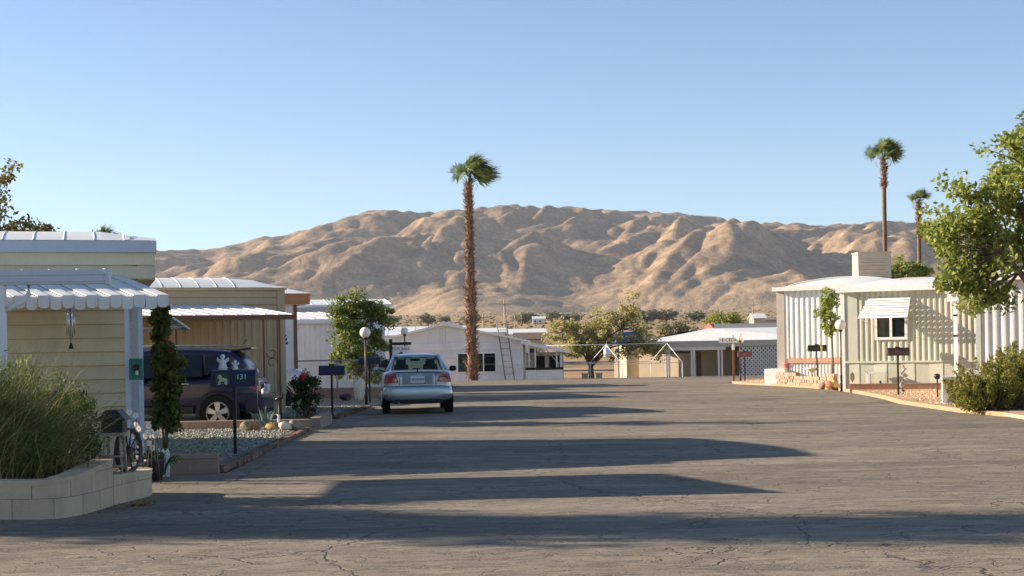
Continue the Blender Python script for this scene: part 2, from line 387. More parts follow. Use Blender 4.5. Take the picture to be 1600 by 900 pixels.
# yards of gravel
GRAV = M('grey_green_gravel', (.17, .17, .13), .95, .45, 45, bump=.9, bscale=55)
GRAVR = M('tan_gravel', (.42, .27, .16), .95, .35, 40, bump=.9, bscale=55)
def yard(name, poly, z, mat):
    return MB().prism(poly, z + .05, 'z', -.05).build(name, mat, kind='structure')
yl = [(-9, 18.6), (-3.82, 18.75), (-3.86, 21.2), (-3.98, 24.5), (-4.08, 28.5), (-9, 28.5)]
yard('gravel_yard', yl, .05, GRAV)
yl2 = [(-9, 33.1), (-4.08, 33.1), (-3.98, 39.3), (-9, 39.6)]
yard('gravel_yard', yl2, .05, GRAV)
yl3 = [(-11, 44.2), (-3.98, 44.1), (-4.75, 51), (-9, 56.5), (-11, 56.5)]
yard('gravel_yard', yl3, .012, GRAVR)
yr1 = [(24, 16.2), (13.7, 20.4), (10.8, 25.2), (9.95, 28.4), (9.55, 31.1), (9.6, 36.2), (10.1, 40), (10.4, 44.4), (10.5, 47.6), (9.8, 52.2), (8.8, 56.2), (8.7, 58.4), (9.5, 60.3), (13.5, 62.6), (24, 63)]
yard('gravel_yard', yr1, .06, GRAVR)
def gravel(poly, n, mat, seed, s0=.02, s1=.05, z=.055):
    g = random.Random(seed); m_ = MB(); xs_ = [p[0] for p in poly]; ys_ = [p[1] for p in poly]
    def ins(x, y):
        c = False; j = len(poly) - 1
        for i in range(len(poly)):
            if (poly[i][1] > y) != (poly[j][1] > y) and x < (poly[j][0] - poly[i][0]) * (y - poly[i][1]) / (poly[j][1] - poly[i][1]) + poly[i][0]: c = not c
            j = i
        return c
    while n > 0:
        x = g.uniform(min(xs_), max(xs_)); y = g.uniform(min(ys_), max(ys_))
        if not ins(x, y): continue
        n -= 1; s_ = g.uniform(s0, s1); a = g.uniform(0, 6.28)
        ring = [(x + s_ * math.cos(a + k * 1.57) * g.uniform(.6, 1), y + s_ * math.sin(a + k * 1.57) * g.uniform(.6, 1), z) for k in range(4)]
        m_.add(ring + [(x, y, z + s_ * g.uniform(.4, .8))], [(0, 1, 4), (1, 2, 4), (2, 3, 4), (3, 0, 4)])
    return m_.build('gravel', mat, kind='stuff')
PEB = M('pebble_grey', (.30, .29, .22), .9, .5, 30); PEBR = M('pebble_tan', (.50, .34, .21), .9, .45, 30)
tag(gravel([(-6.5, 18.9), (-3.95, 18.9), (-4.0, 24.5), (-4.2, 28.3), (-7.5, 28.3)], 4200, PEB, 1), 'grey green loose gravel filling the yard behind the low block walls', 'gravel')
tag(gravel([(-6.5, 33.3), (-4.15, 33.3), (-4.05, 39.2), (-6.5, 39.4)], 1500, PEB, 2), 'loose gravel in the bed beside the parked sedan', 'gravel')
tag(gravel([(10.2, 28.5), (9.75, 31.1), (9.8, 36.2), (10.3, 40), (10.5, 43.8), (13, 44), (13, 30)], 3500, PEBR, 3, .025, .06), 'reddish tan loose gravel in front of the olive trailer', 'gravel')
tag(gravel([(9, 56.5), (8.9, 58.3), (9.6, 60.0), (12, 61.5), (12, 54)], 700, PEBR, 4, .03, .07), 'pale loose gravel on the street corner by the street sign', 'gravel')

# mountains: stream-power erosion on a grid
def mountains():
    NX, NY = 560, 330; X0, X1, Y0, Y1 = -2700., 2500., 3000., 6300.
    dx = (X1 - X0) / (NX - 1); dy = (Y1 - Y0) / (NY - 1)
    Xg, Yg = np.meshgrid(np.linspace(X0, X1, NX), np.linspace(Y0, Y1, NY))
    g = np.random.default_rng(5)
    def vnoise(fx, fy, seed):
        gg = np.random.default_rng(seed); gx = int((X1 - X0) * fx) + 4; gy = int((Y1 - Y0) * fy) + 4
        T = gg.uniform(-1, 1, (gy, gx)); px = (Xg - X0) * fx; py = (Yg - Y0) * fy
        i = px.astype(int); j = py.astype(int); a = px - i; b = py - j; a = a * a * (3 - 2 * a); b = b * b * (3 - 2 * b)
        return (T[j, i] * (1 - a) + T[j, i + 1] * a) * (1 - b) + (T[j + 1, i] * (1 - a) + T[j + 1, i + 1] * a) * b
    def vn(PX, PY, seed):          # gradient noise at arbitrary coordinates (cells of size 1)
        gg = np.random.default_rng(seed); T = gg.uniform(0, 2 * np.pi, (256, 256)); GX, GY = np.cos(T), np.sin(T)
        i = np.floor(PX).astype(int); j = np.floor(PY).astype(int); a = PX - i; b = PY - j
        def d(ii, jj, aa, bb): return GX[(j + jj) & 255, (i + ii) & 255] * aa + GY[(j + jj) & 255, (i + ii) & 255] * bb
        u = a * a * a * (a * (a * 6 - 15) + 10); v = b * b * b * (b * (b * 6 - 15) + 10)
        return ((d(0, 0, a, b) * (1 - u) + d(1, 0, a - 1, b) * u) * (1 - v) + (d(0, 1, a, b - 1) * (1 - u) + d(1, 1, a - 1, b - 1) * u) * v) * 1.5
    # rounded hills parted by sharp valleys, drawn out down the slope
    ridge = 5150 + 200 * vn(Xg / 900, Yg / 900, 3)
    t = np.clip((Yg - 3400 - 220 * vn(Xg / 500, Yg / 500, 9)) / (ridge - 3400), 0, 1); back = np.clip((6300 - Yg) / (6300 - ridge), 0, 1)
    env = np.where(Yg < ridge, t ** .9, back)
    wx = 120 * vn(Xg / 600, Yg / 600, 31) + 45 * vn(Xg / 210, Yg / 210, 33); wy = 120 * vn(Xg / 600, Yg / 600, 32) + 45 * vn(Xg / 210, Yg / 210, 34)
    sx = Xg + wx - .45 * (Yg - 4500); sy = (Yg + wy) * .62
    wgt = np.clip(t * 3.2, 0, 1) * np.where(Yg < ridge, 1, back)
    def bil(L, seed): return np.abs(vn(sx / L, sy / L, seed)) ** .85
    gul = np.abs(vn(sx / 34, sy / 110, 12)) ** .8; crest = 1 - .55 * np.clip((env - .62) / .38, 0, 1)
    h = env * 300 + wgt * (95 * bil(520, 4) + 62 * bil(260, 6) + 36 * bil(125, 7) + 19 * bil(62, 8) + 15 * gul) * crest + g.uniform(0, 1, Xg.shape)
    U = env * 0
    N = NX * NY; idx = np.arange(N).reshape(NY, NX)
    offs = [(-1, -1), (-1, 0), (-1, 1), (0, -1), (0, 1), (1, -1), (1, 0), (1, 1)]
    K = 0.022; dt = 1.0; mexp = .42
    for it in range(9):
        h += U
        best = np.zeros_like(h); rec = idx.copy(); dist = np.ones_like(h)
        hp = np.pad(h, 1, constant_values=1e9); ip = np.pad(idx, 1, mode='edge')
        for oy, ox in offs:
            d = math.hypot(oy * dy, ox * dx)
            nb = hp[1 + oy:1 + oy + NY, 1 + ox:1 + ox + NX]; s = (h - nb) / d
            mk = s > best; best = np.where(mk, s, best); rec = np.where(mk, ip[1 + oy:1 + oy + NY, 1 + ox:1 + ox + NX], rec); dist = np.where(mk, d, dist)
        order = np.argsort(-h.ravel(), kind='stable').tolist(); rc = rec.ravel().tolist()
        acc = [dx * dy] * N
        for i in order:
            r = rc[i]
            if r != i: acc[r] += acc[i]
        kf = (K * dt * np.power(np.array(acc), mexp) / dist.ravel() * (t.ravel() > 0)).tolist()
        hl = h.ravel().tolist()
        for i in reversed(order):
            r = rc[i]
            if r != i:
                f = kf[i]; v = (hl[i] + f * hl[r]) / (1 + f)
                if v < hl[i]: hl[i] = v
        h = np.array(hl).reshape(NY, NX)
        lap = np.zeros_like(h); lap[1:-1, 1:-1] = h[2:, 1:-1] + h[:-2, 1:-1] + h[1:-1, 2:] + h[1:-1, :-2] - 4 * h[1:-1, 1:-1]
        h += .03 * lap
    base = 72 + (Yg - 3000) * .012
    # match the skyline height azimuth by azimuth
    prof = [(-400, 400), (100, 398), (240, 392), (330, 388), (400, 372), (440, 366), (500, 350), (540, 336), (590, 327), (650, 331), (700, 328), (740, 324), (790, 320), (880, 322), (930, 328), (1000, 330), (1060, 333), (1120, 340), (1180, 347), (1260, 351), (1330, 350), (1380, 345), (1440, 350), (1500, 360), (1600, 372), (2100, 400)]
    pu = np.array([un(*p)[0] for p in prof]); pv = np.array([-un(*p)[1] for p in prof])
    col = Xg / Yg * F_PX
    bins = np.arange(-1150, 1150, 12.)
    want = np.interp(bins, pu, pv)
    for k in range(3):
        ang = (base + h - CAM_H) / Yg * F_PX
        bi = np.clip(((col + 1150) / 12).astype(int), 0, len(bins) - 1)
        mx = np.full(len(bins), 1.); am = np.zeros(len(bins), int); fl = ang.ravel(); b1 = bi.ravel()
        o = np.argsort(fl); mx[b1[o]] = fl[o]; am[b1[o]] = o
        Ypk = Yg.ravel()[am]; need = (want * Ypk / F_PX + CAM_H - base.ravel()[am]) / np.maximum(h.ravel()[am], 20)
        ker = np.exp(-np.linspace(-2, 2, 11 if k == 0 else 5) ** 2); ker /= ker.sum(); p_ = len(ker) // 2
        need = np.convolve(np.pad(np.clip(need, .2, 4), p_, mode='edge'), ker, 'valid')
        h = h * np.interp(col, bins, need)
    fin = 3 * vnoise(1 / 45, 1 / 45, 21) + 2.5 * vnoise(1 / 20, 1 / 20, 22)
    z = base + h + fin * np.clip(h / 60, 0, 1)
    z[0, :] = 68
    # bicubic-like upsample by 2
    def up(a):
        b = np.empty((a.shape[0] * 2 - 1, a.shape[1])); b[::2] = a; q = np.pad(a, ((1, 1), (0, 0)), mode='edge'); b[1::2] = (-q[:-3] + 9 * q[1:-2] + 9 * q[2:-1] - q[3:]) / 16
        return b
    z2 = z; X2 = np.linspace(X0, X1, z2.shape[1]); Y2 = np.linspace(Y0, Y1, z2.shape[0]); XX, YY = np.meshgrid(X2, Y2)
    v = np.stack([XX, YY, z2], -1).reshape(-1, 3).astype(np.float32)
    n1, n0 = z2.shape; I = np.arange(n1 * n0).reshape(n1, n0)
    q = np.stack([I[:-1, :-1], I[:-1, 1:], I[1:, 1:], I[1:, :-1]], -1).reshape(-1, 4).astype(np.int32)
    me = bpy.data.meshes.new('mountains'); me.vertices.add(len(v)); me.vertices.foreach_set('co', v.ravel())
    me.loops.add(q.size); me.loops.foreach_set('vertex_index', q.ravel()); me.polygons.add(len(q))
    me.polygons.foreach_set('loop_start', np.arange(0, q.size, 4, dtype=np.int32)); me.polygons.foreach_set('loop_total', np.full(len(q), 4, np.int32))
    me.polygons.foreach_set('use_smooth', np.ones(len(q), bool)); me.update(calc_edges=True)
    mat = desert_mat('mountain_soil', ((.125, .095, .065), (.255, .17, .10), (.38, .25, .14)), .011, .07, dots=110., bumpd=6.0)
    return link('mountains', me, mat, kind='structure')
mountains()
# scrub dotted over the fan between the houses and the hills
def scrub():
    g = random.Random(3); m_ = MB()
    for i in range(5200):
        Y = 320 * (3100 / 320) ** g.random() ; X = g.uniform(-.42, .42) * Y; z = ground_z(Y) - .05; s = g.uniform(.4, 1.1) * (1 + Y / 1500); h_ = s * g.uniform(.6, 1.0)
        a = g.uniform(0, 6.28); k = 5
        r1 = [(X + s * math.cos(a + j * 6.283 / k) * g.uniform(.7, 1.1), Y + s * math.sin(a + j * 6.283 / k), z + h_ * g.uniform(.3, .55)) for j in range(k)]
        m_.add([(X, Y, z)] + r1 + [(X + g.uniform(-.3, .3) * s, Y, z + h_)], [(0, 1 + (j + 1) % k, 1 + j) for j in range(k)] + [(1 + j, 1 + (j + 1) % k, k + 1) for j in range(k)])
    o = m_.build('desert_scrub', M('scrub', (.12, .105, .045), .95, .4, .3), kind='stuff'); tag(o, 'sparse low desert scrub dotting the plain below the hills', 'scrub')
scrub()

# ------------------------------------------------------------------ block walls and brick edging
def block_wall(name, label, path, heights, mat, thick=.2, length=.4, course=.19, z0=0.0, cap=.05, cat='wall', joint=.008):
    """path: list of (x,y) along the front; heights: wall height at each path point"""
    t = thing(name, label, cat, (path[0][0], path[0][1], z0)); ox, oy = path[0]
    if len(path) > 3:
        q, hq = [], []; n0 = len(path)
        for i in range(n0 - 1):
            p0, p1, p2, p3 = [Vector(path[max(0, min(n0 - 1, k))]) for k in (i - 1, i, i + 1, i + 2)]
            for k in range(6):
                f = k / 6; q.append(.5 * (2 * p1 + (p2 - p0) * f + (2 * p0 - 5 * p1 + 4 * p2 - p3) * f * f + (3 * p1 - p0 - 3 * p2 + p3) * f ** 3)); hq.append(heights[i] + (heights[i + 1] - heights[i]) * f)
        path = q + [Vector(path[-1])]; heights = hq + [heights[-1]]
    P = [Vector((p[0], p[1])) for p in path]; acc = [0.0]
    for a, b in zip(P, P[1:]): acc.append(acc[-1] + (b - a).length)
    def at_s(s):
        s = max(0, min(acc[-1], s))
        for i in range(len(P) - 1):
            if s <= acc[i + 1] + 1e-9:
                f = (s - acc[i]) / (acc[i + 1] - acc[i] + 1e-9); d = (P[i + 1] - P[i]).normalized()
                return P[i].lerp(P[i + 1], f), d, heights[i] + (heights[i + 1] - heights[i]) * f
    n = max(1, round(acc[-1] / length)); core = MB(); capm = MB()
    def slab(m_, s0, s1, za, zb0, zb1, inset, th):
        ring = []
        for s, zb in ((s0, zb0), (s1, zb1)):
            p, d, h = at_s(s); nrm = Vector((-d.y, d.x))
            fr = p + nrm * inset; bk = p + nrm * (th - inset)
            ring.append([(fr.x - ox, fr.y - oy, za), (bk.x - ox, bk.y - oy, za), (bk.x - ox, bk.y - oy, zb), (fr.x - ox, fr.y - oy, zb)])
        m_.add(ring[0] + ring[1], [(0, 1, 2, 3), (7, 6, 5, 4), (0, 4, 5, 1), (1, 5, 6, 2), (2, 6, 7, 3), (3, 7, 4, 0)])
    L = acc[-1]; ncourse = max(1, math.ceil((max(heights) - cap) / course - .05))
    for c in range(ncourse):
        off = 0 if c % 2 == 0 else length / 2; s = -off
        while s < L - .02:
            a = max(0, s); b = min(L, s + L / n); s += L / n
            if b - a < .04: continue
            ha = at_s(a)[2] - cap; hb = at_s(b)[2] - cap; za = c * course
            if max(ha, hb) - za < .03: continue
            m_ = MB(); sub = 5 if len(P) > 3 else 1
            for k in range(sub):
                aa = a + joint / 2 + (b - a - joint) * k / sub; bb = a + joint / 2 + (b - a - joint) * (k + 1) / sub
                slab(m_, aa, bb, za + joint / 2 - (.04 if c == 0 else 0), min(za + course - joint / 2, max(za + .02, at_s(aa)[2] - cap)), min(za + course - joint / 2, max(za + .02, at_s(bb)[2] - cap)), rng.uniform(0, .003), thick)
            m_.build('block', mat, t)
    m2 = 80 if len(P) > 3 else 4
    for k in range(m2):
        a, b = L * k / m2, L * (k + 1) / m2
        slab(core, a, b, -.04, at_s(a)[2] - cap - .004, at_s(b)[2] - cap - .004, .008, thick)
        # cap
        ha, hb = at_s(a)[2], at_s(b)[2]; ring = []
        for s, h in ((a, ha), (b, hb)):
            p, d, _ = at_s(s); nrm = Vector((-d.y, d.x)); fr = p + nrm * -.006; bk = p + nrm * (thick + .006)
            ring.append([(fr.x - ox, fr.y - oy, h - cap), (bk.x - ox, bk.y - oy, h - cap), (bk.x - ox, bk.y - oy, h), (fr.x - ox, fr.y - oy, h)])
        capm.add(ring[0] + ring[1], [(0, 1, 2, 3), (7, 6, 5, 4), (0, 4, 5, 1), (1, 5, 6, 2), (2, 6, 7, 3), (3, 7, 4, 0)])
    core.build('mortar_core', MORTAR, t); capm.build('cap', mat, t)
    return t
block_wall('planter_wall', 'curved cream block planter wall holding the tall grass on the corner', [(-9, 13.75), (-6, 13.72), (-4.95, 13.66), (-4.5, 13.58), (-4.25, 13.62), (-4.12, 13.85), (-4.05, 14.25), (-4.02, 14.75)], [.36, .36, .36, .36, .37, .385, .43, .47], BLOCK, thick=.2)
block_wall('planter_wall', 'low curved cream block step at the end of the tall grass planter, under the metal wheel', [(-4.02, 14.76), (-3.95, 15.2), (-3.88, 15.7), (-3.98, 16.0), (-4.3, 16.1)], [.30, .29, .28, .28, .28], BLOCK, thick=.3)
SOILM = M('planter_soil', (.10, .075, .05), .95, .3, 12, bump=.5)
MB().prism([(-9, 14.2), (-4.85, 13.9), (-4.45, 13.72), (-4.36, 13.8), (-4.28, 14.2), (-4.24, 15.9), (-9, 16.2)], .32, 'z', -.04).build('planter_soil', SOILM, kind='structure')
block_wall('low_wall', 'low pinkish block wall edging the gravel yard below the numbered mailbox', [(-6.4, 18.42), (-4.5, 18.42), (-3.72, 18.52)], [.24, .24, .24], BLOCKP, thick=.2)
block_wall('low_wall', 'low pinkish block wall in front of the dark blue car', [(-8.6, 28.55), (-3.98, 28.55)], [.20, .20], BLOCKP, thick=.2, cap=.03)
block_wall('low_wall', 'short pinkish block return wall beside the agave and rose bush', [(-3.98, 28.78), (-4.02, 31.0)], [.22, .22], BLOCKP, thick=-.2, cap=.03)
block_wall('low_wall', 'tan block wall at the foot of the leafy tree and chain link fence', [(-7.2, 47.2), (-4.1, 47.2)], [.34, .34], BLOCKP, thick=.2)
block_wall('low_wall', 'salmon block wall along the base of the olive trailer', [(10.35, 45.2), (13.1, 44.6)], [.24, .24], M('salmon_block', (.47, .25, .15), .88, .12, 5, bump=.3, rnd=.08), thick=.2, cap=.03)
def brick_edging(label, path, n=None):
    t = thing('brick_edging', label, 'edging', (path[0][0], path[0][1], 0)); ox, oy = path[0]
    me = MB().box((0, 0, 0), (.2, .1, .075)).mesh('brick'); me.materials.append(BRICK)
    P = [Vector(p) for p in path]
    for a, b in zip(P, P[1:]):
        d = b - a; k = max(1, int(d.length / .215))
        for i in range(k):
            p = a + d * ((i + .5) / k)
            link('brick', me, None, t, (p.x - ox + rng.uniform(-.015, .015), p.y - oy, .028 + rng.uniform(-.01, .01)), (rng.uniform(-.08, .08), rng.uniform(-.08, .08), math.atan2(d.y, d.x) + rng.uniform(-.1, .1)))
    return t
brick_edging('red brick edging along the gravel yard by the numbered mailbox', [(-3.74, 18.75), (-3.74, 21.2), (-3.86, 24.5), (-3.95, 28.3)])
brick_edging('red brick edging along the bed beside the sedan', [(-3.97, 33.2), (-3.86, 36), (-3.84, 39.4)])
brick_edging('broken brick edging at the foot of the globe lamp', [(-3.9, 44.2), (-3.95, 46.5), (-4.5, 50)])

# ------------------------------------------------------------------ trailers and houses
def corr_panel(L, H_, pitch=.2, depth=.025):
    """vertical-ribbed sheet, length along x, facing -y"""
    n = int(L / pitch); m_ = MB(); prof = []
    for i in range(n):
        x = i * L / n; p = L / n
        prof += [(x, 0), (x + p * .42, 0), (x + p * .56, -depth), (x + p * .86, -depth)]
    prof.append((L, 0)); k = len(prof)
    m_.add([(x, y, 0) for x, y in prof] + [(x, y, H_) for x, y in prof], [(i, i + 1, k + i + 1, k + i) for i in range(k - 1)])
    return m_
def planks(parent, x0, x1, z0, z1, y, mat, h=.2, name='siding_plank', gp=.016):
    n = max(1, round((z1 - z0) / h)); hh = (z1 - z0) / n
    me = MB().add([(x0, 0, gp), (x1, 0, gp), (x1, -.045, gp), (x0, -.045, gp), (x0, 0, hh), (x1, 0, hh), (x1, -.012, hh), (x0, -.012, hh)], [(0, 1, 2, 3), (3, 2, 6, 7), (4, 7, 6, 5), (0, 3, 7, 4), (1, 5, 6, 2)]).mesh(name)
    me.materials.append(mat)
    for i in range(n): link(name, me, None, parent, (0, y, z0 + i * hh))
def ribbed_roof(parent, poly_front, poly_back, mat, name='roof', rib=.4, thick=.05):
    """sheet between two edges given as ((x0,y,z),(x1,y,z)); ribs run front to back"""
    a0, a1 = Vector(poly_front[0]), Vector(poly_front[1]); b0, b1 = Vector(poly_back[0]), Vector(poly_back[1])
    m_ = MB(); m_.add([a0, a1, b1, b0] + [p - Vector((0, 0, thick)) for p in (a0, a1, b1, b0)], [(0, 1, 2, 3), (7, 6, 5, 4), (0, 4, 5, 1), (1, 5, 6, 2), (2, 6, 7, 3), (3, 7, 4, 0)])
    n = max(1, int((a1 - a0).length / rib)); u = Vector((.012, 0, 0)); hgt = Vector((0, 0, .014))
    for i in range(n + 1):
        f = i / n; p = a0.lerp(a1, f); q = b0.lerp(b1, f)
        m_.add([p - u, p + u, p + u + hgt, p - u + hgt, q - u, q + u, q + u + hgt, q - u + hgt], [(0, 1, 2, 3), (3, 2, 6, 7), (0, 3, 7, 4), (1, 5, 6, 2), (4, 7, 6, 5)])
    return m_.build(name, mat, parent)
def scroll(m_, cx, cz, r, y, flip=1, w=.011, axis='x'):
    pts = []
    for k in range(15):
        a = k / 14 * 5.2; rr = r * (1 - .62 * k / 14); pts.append((cx + flip * (rr * math.cos(a) - r * .0), y, cz + rr * math.sin(a)))
    m_.tube(pts, w, 5)
def scroll_post(parent, x, y, z0, z1, mat, wd=.28, pw=.04):
    for s in (-1, 1):
        MB().b2((x + s * wd / 2 - pw / 2, y - pw / 2, z0), (x + s * wd / 2 + pw / 2, y + pw / 2, z1)).build('post', mat, parent)
    z = z0 + .35; m_ = MB()
    while z < z1 - .3:
        scroll(m_, x, z, wd * .36, y, 1); scroll(m_, x, z + wd * .62, -wd * .36, y, 1); z += .95
    m_.build('scrollwork', mat, parent)

# --- cream house on the left
AY = R(16)
hy = thing('mobile_home', 'cream plank sided mobile home with white fascia and scalloped awning', 'mobile home', (-5.45, 21.5, 0), AY)
LH = 9.0
MB().b2((-LH, .02, -.03), (0, 4.2, 3.02)).build('wall', CREAM, hy)
planks(hy, -LH, -.09, .35, 2.95, .018, CREAM, .2)
planks(hy, -LH, .25, 2.6, 3.0, -.02, CREAM, .2, 'frieze_plank')
MB().b2((.0, -.02, 2.6), (.25, 4.2, 2.995)).build('eave_box', CREAM, hy)
MB().b2((-.09, -.03, 0), (.01, .05, 2.549)).build('corner_trim', GUTTER, hy)
MB().b2((-LH, -.015, -.02), (-.1, .017, .35)).build('skirting', CREAM, hy)
MB().b2((-LH, -.10, 3.0), (.27, -.02, 3.17)).build('fascia', GUTTER, hy)
MB().b2((.255, -.019, 3.0), (.275, 4.3, 3.15)).build('end_fascia', GUTTER, hy)
m_ = MB(); N = 10; prof = [(-.1 + 4.5 * i / N, 3.175 + .27 * math.sin(math.pi * i / N) ** .8) for i in range(N + 1)]
for x0, x1, dz in ((-LH, -.5, 0), (-.5, .28, 0)):
    k = len(prof); m_.add([(x0, y, z) for y, z in prof] + [(x1, y, z - (.12 * max(0, z - 3.17) / .27 if x1 > 0 else 0)) for y, z in prof], [(i, i + 1, k + i + 1, k + i) for i in range(k - 1)], True)
for i in range(22):
    x = -LH + i * .42
    for (ya, za), (yb, zb) in zip(prof, prof[1:]): m_.add([(x - .012, ya, za), (x + .012, ya, za), (x + .012, yb, zb), (x - .012, yb, zb), (x, ya, za + .010), (x, yb, zb + .010)], [(0, 4, 5, 3), (1, 2, 5, 4)])
m_.build('roof', WROOF, hy)
# scalloped awning
aw = bpy.data.objects.new('scalloped_awning', None); COL.objects.link(aw); aw.parent = hy
NA = 26; PW = .155
for i in range(NA):
    x1 = .36 - i * PW; x0 = x1 - PW; lift = .022 if i % 2 == 0 else 0; yf, yb = -1.55, .0; zf, zb = 2.30 + lift, 2.66 + lift; back = -.62
    m_ = MB(); e = .004
    # tread sheet
    m_.add([(x0 + e, yf, zf), (x1 - e, yf, zf), (x1 - e + back, yb, zb), (x0 + e + back, yb, zb)] + [(x0 + e, yf, zf - .015), (x1 - e, yf, zf - .015), (x1 - e + back, yb, zb - .015), (x0 + e + back, yb, zb - .015)], [(0, 1, 2, 3), (7, 6, 5, 4), (0, 4, 5, 1), (1, 5, 6, 2), (3, 2, 6, 7), (0, 3, 7, 4)])
    # hanging rounded tongue
    yy = yf - .004 - lift; c = (x0 + x1) / 2; rr = (x1 - x0) / 2 - e
    tong = [(x0 + e, zf), (x0 + e, zf - .13)] + [(c - rr * math.cos(a), zf - .13 - .045 * math.sin(a)) for a in [math.pi * k / 6 for k in range(1, 6)]] + [(x1 - e, zf - .13), (x1 - e, zf)]
    m_.prism(tong, .006, 'y', yy - .006)
    m_.build('awning_panel', WROOF if True else None, aw)
MB().tube([(.32, -1.5, 2.27), (-3.6, -1.5, 2.27)], .02, 6).build('awning_rail', GUTTER, aw)
for x in (-.2, -.02): MB().b2((x - .03, -1.5, -.1), (x + .03, -1.44, 2.26)).build('awning_post', GUTTER, aw)
MB().b2((-.20, -.9, -.1), (-.12, -.82, 2.42)).build('awning_post', GUTTER, aw)
m_ = MB()
for z in (.5, .85, 1.2, 1.6, 1.95): scroll(m_, -.11, z, .05, -1.47, 1, .006)
m_.build('scrollwork', GUTTER, aw)
# louvred awning over the street-end window
lv = bpy.data.objects.new('louvred_awning', None); COL.objects.link(lv); lv.parent = hy
SLAT = M('green_grey_slat', (.14, .16, .15), .5, .1, 5)
for i in range(10):
    f = i / 9; MB().box((.12 + .62 * f, 1.2, 2.32 - .42 * f), (.085, 1.5, .012), (0, R(18), 0)).build('slat', SLAT, lv)
for y in (.42, 1.98): MB().tube([(.08, y, 2.36), (.76, y, 1.88)], .016, 5).build('arm', WHITE, lv)
for y in (.5, 1.9): MB().tube([(.02, y, 1.9), (.72, y, 1.92)], .012, 5).build('brace', WHITE, lv)
# downlight shelf trim under awning (second little scalloped edge at back)
# --- carport at far left
cp = thing('carport', 'flat white carport with ribbed gutter beam and bent downspout', 'carport', (-4.45, 16.3, 0), R(3))
m_ = MB(); m_.b2((-4.6, -.06, 2.30), (0, .06, 2.46)); m_.build('gutter_beam', GUTTER, cp)
for z in (2.325, 2.40): MB().b2((-4.6, -.075, z), (-.01, -.061, z + .035)).build('gutter_rib', GUTTER, cp)
MB().b2((-.02, -.085, 2.29), (.015, .07, 2.475)).build('end_cap', GUTTER, cp)
ribbed_roof(cp, ((-4.6, .062, 2.46), (-.05, .062, 2.46)), ((-4.6, 2.5, 2.50), (-.95, 2.5, 2.50)), WROOF, rib=.3)
for y in (0, 2.4):
    for x in ((-1.18, -4.4) if y == 0 else (-4.4,)): MB().b2((x - .05, y - .04, -.05), (x + .05, y + .04, 2.299 if y == 0 else 2.44)).build('post', WHITE, cp)
MB().tube([(-.88, .02, 2.31), (-.88, .02, 2.2), (-.93, .02, 2.13), (-1.06, .02, 2.06), (-1.13, .02, 2.02)], .03, 8).build('downspout', WHITE, cp)
# --- tan trailer
AT = R(20)
tt = thing('mobile_home', 'tan ribbed mobile home with white roof beside the dark blue car', 'mobile home', (-5.45, 35.3, 0), AT)
LT = 10
MB().b2((-LT, .02, -.03), (0, 3.8, 3.05)).build('wall', TAN, tt)
o = corr_panel(LT - .17, 1.72, .17, .02).build('ribbed_wall', TAN, tt, (-LT, .015, .56))
planks(tt, -LT, -.17, 2.3, 3.0, .016, TAN, .175)
MB().b2((-.165, -.03, .5), (.02, .05, 3.0)).build('corner_trim', TAN, tt)
m_ = MB()
for i in range(12): m_.b2((-LT + i * .83, -.03, -.03), (-LT + i * .83 + .815, .016, .555))
m_.build('skirting', TAN, tt)
MB().b2((-LT, -.08, 3.002), (.06, -.0, 3.06)).build('fascia', TAN, tt)
m_ = MB(); prof = [(-.1 + 4.0 * i / N, 3.065 + .32 * math.sin(math.pi * i / N) ** .8) for i in range(N + 1)]; k = len(prof)
for x0, x1, s0, s1 in ((-LT, -1.2, 1, 1), (-1.2, -.5, 1, .8), (-.5, .08, .8, .25)):
    m_.add([(x0, y, 3.065 + (z - 3.065) * s0) for y, z in prof] + [(x1, y, 3.065 + (z - 3.065) * s1) for y, z in prof], [(i, i + 1, k + i + 1, k + i) for i in range(k - 1)], True)
for i in range(22):
    x = -LT + i * .42
    for (ya, za), (yb, zb) in zip(prof, prof[1:]): m_.add([(x - .012, ya, za), (x + .012, ya, za), (x + .012, yb, zb), (x - .012, yb, zb), (x, ya, za + .010), (x, yb, zb + .010)], [(0, 4, 5, 3), (1, 2, 5, 4)])
m_.build('roof', WROOF, tt)
pa = bpy.data.objects.new('patio_awning', None); COL.objects.link(pa); pa.parent = tt
ribbed_roof(pa, ((-7, -2.2, 2.36), (-.25, -2.2, 2.36)), ((-7.6, -.03, 2.66), (-1.2, -.03, 2.66)), WROOF, 'awning_roof', .3)
MB().b2((-7, -2.26, 2.25), (-.22, -2.2, 2.355)).build('awning_fascia', BROWN, pa)
for x in (-.72, -3.0, -5.3): scroll_post(pa, x, -2.15, -.02, 2.25, BROWN, .36, .04)
# --- white trailer with rust fascia
to = thing('mobile_home', 'white mobile home with rust orange fascia and brown corner trim', 'mobile home', (-6.72, 46.0, 0), R(20))
MB().b2((-9, .02, -.03), (0, 3.8, 3.0)).build('wall', WHITE, to)
corr_panel(8.92, 2.05, .28, .015).build('ribbed_wall', WHITE, to, (-9, .015, .95))
MB().b2((-.08, -.03, -.02), (.015, .04, 3.0)).build('corner_trim', BROWN, to)
MB().b2((-9, -.025, .70), (-.081, .014, .95)).build('rust_band', ORANGE, to)
MB().b2((-9, -.012, -.03), (-.081, .017, .70)).build('skirting', OFFW, to)
MB().b2((-9, -.36, 3.0), (.36, -.3, 3.33)).build('fascia', ORANGE, to)
MB().b2((.30, -.299, 3.0), (.36, 4.1, 3.33)).build('end_fascia', ORANGE, to)
MB().b2((-9, -.30, 2.99), (.30, 4.1, 3.02)).build('soffit', WHITE, to)
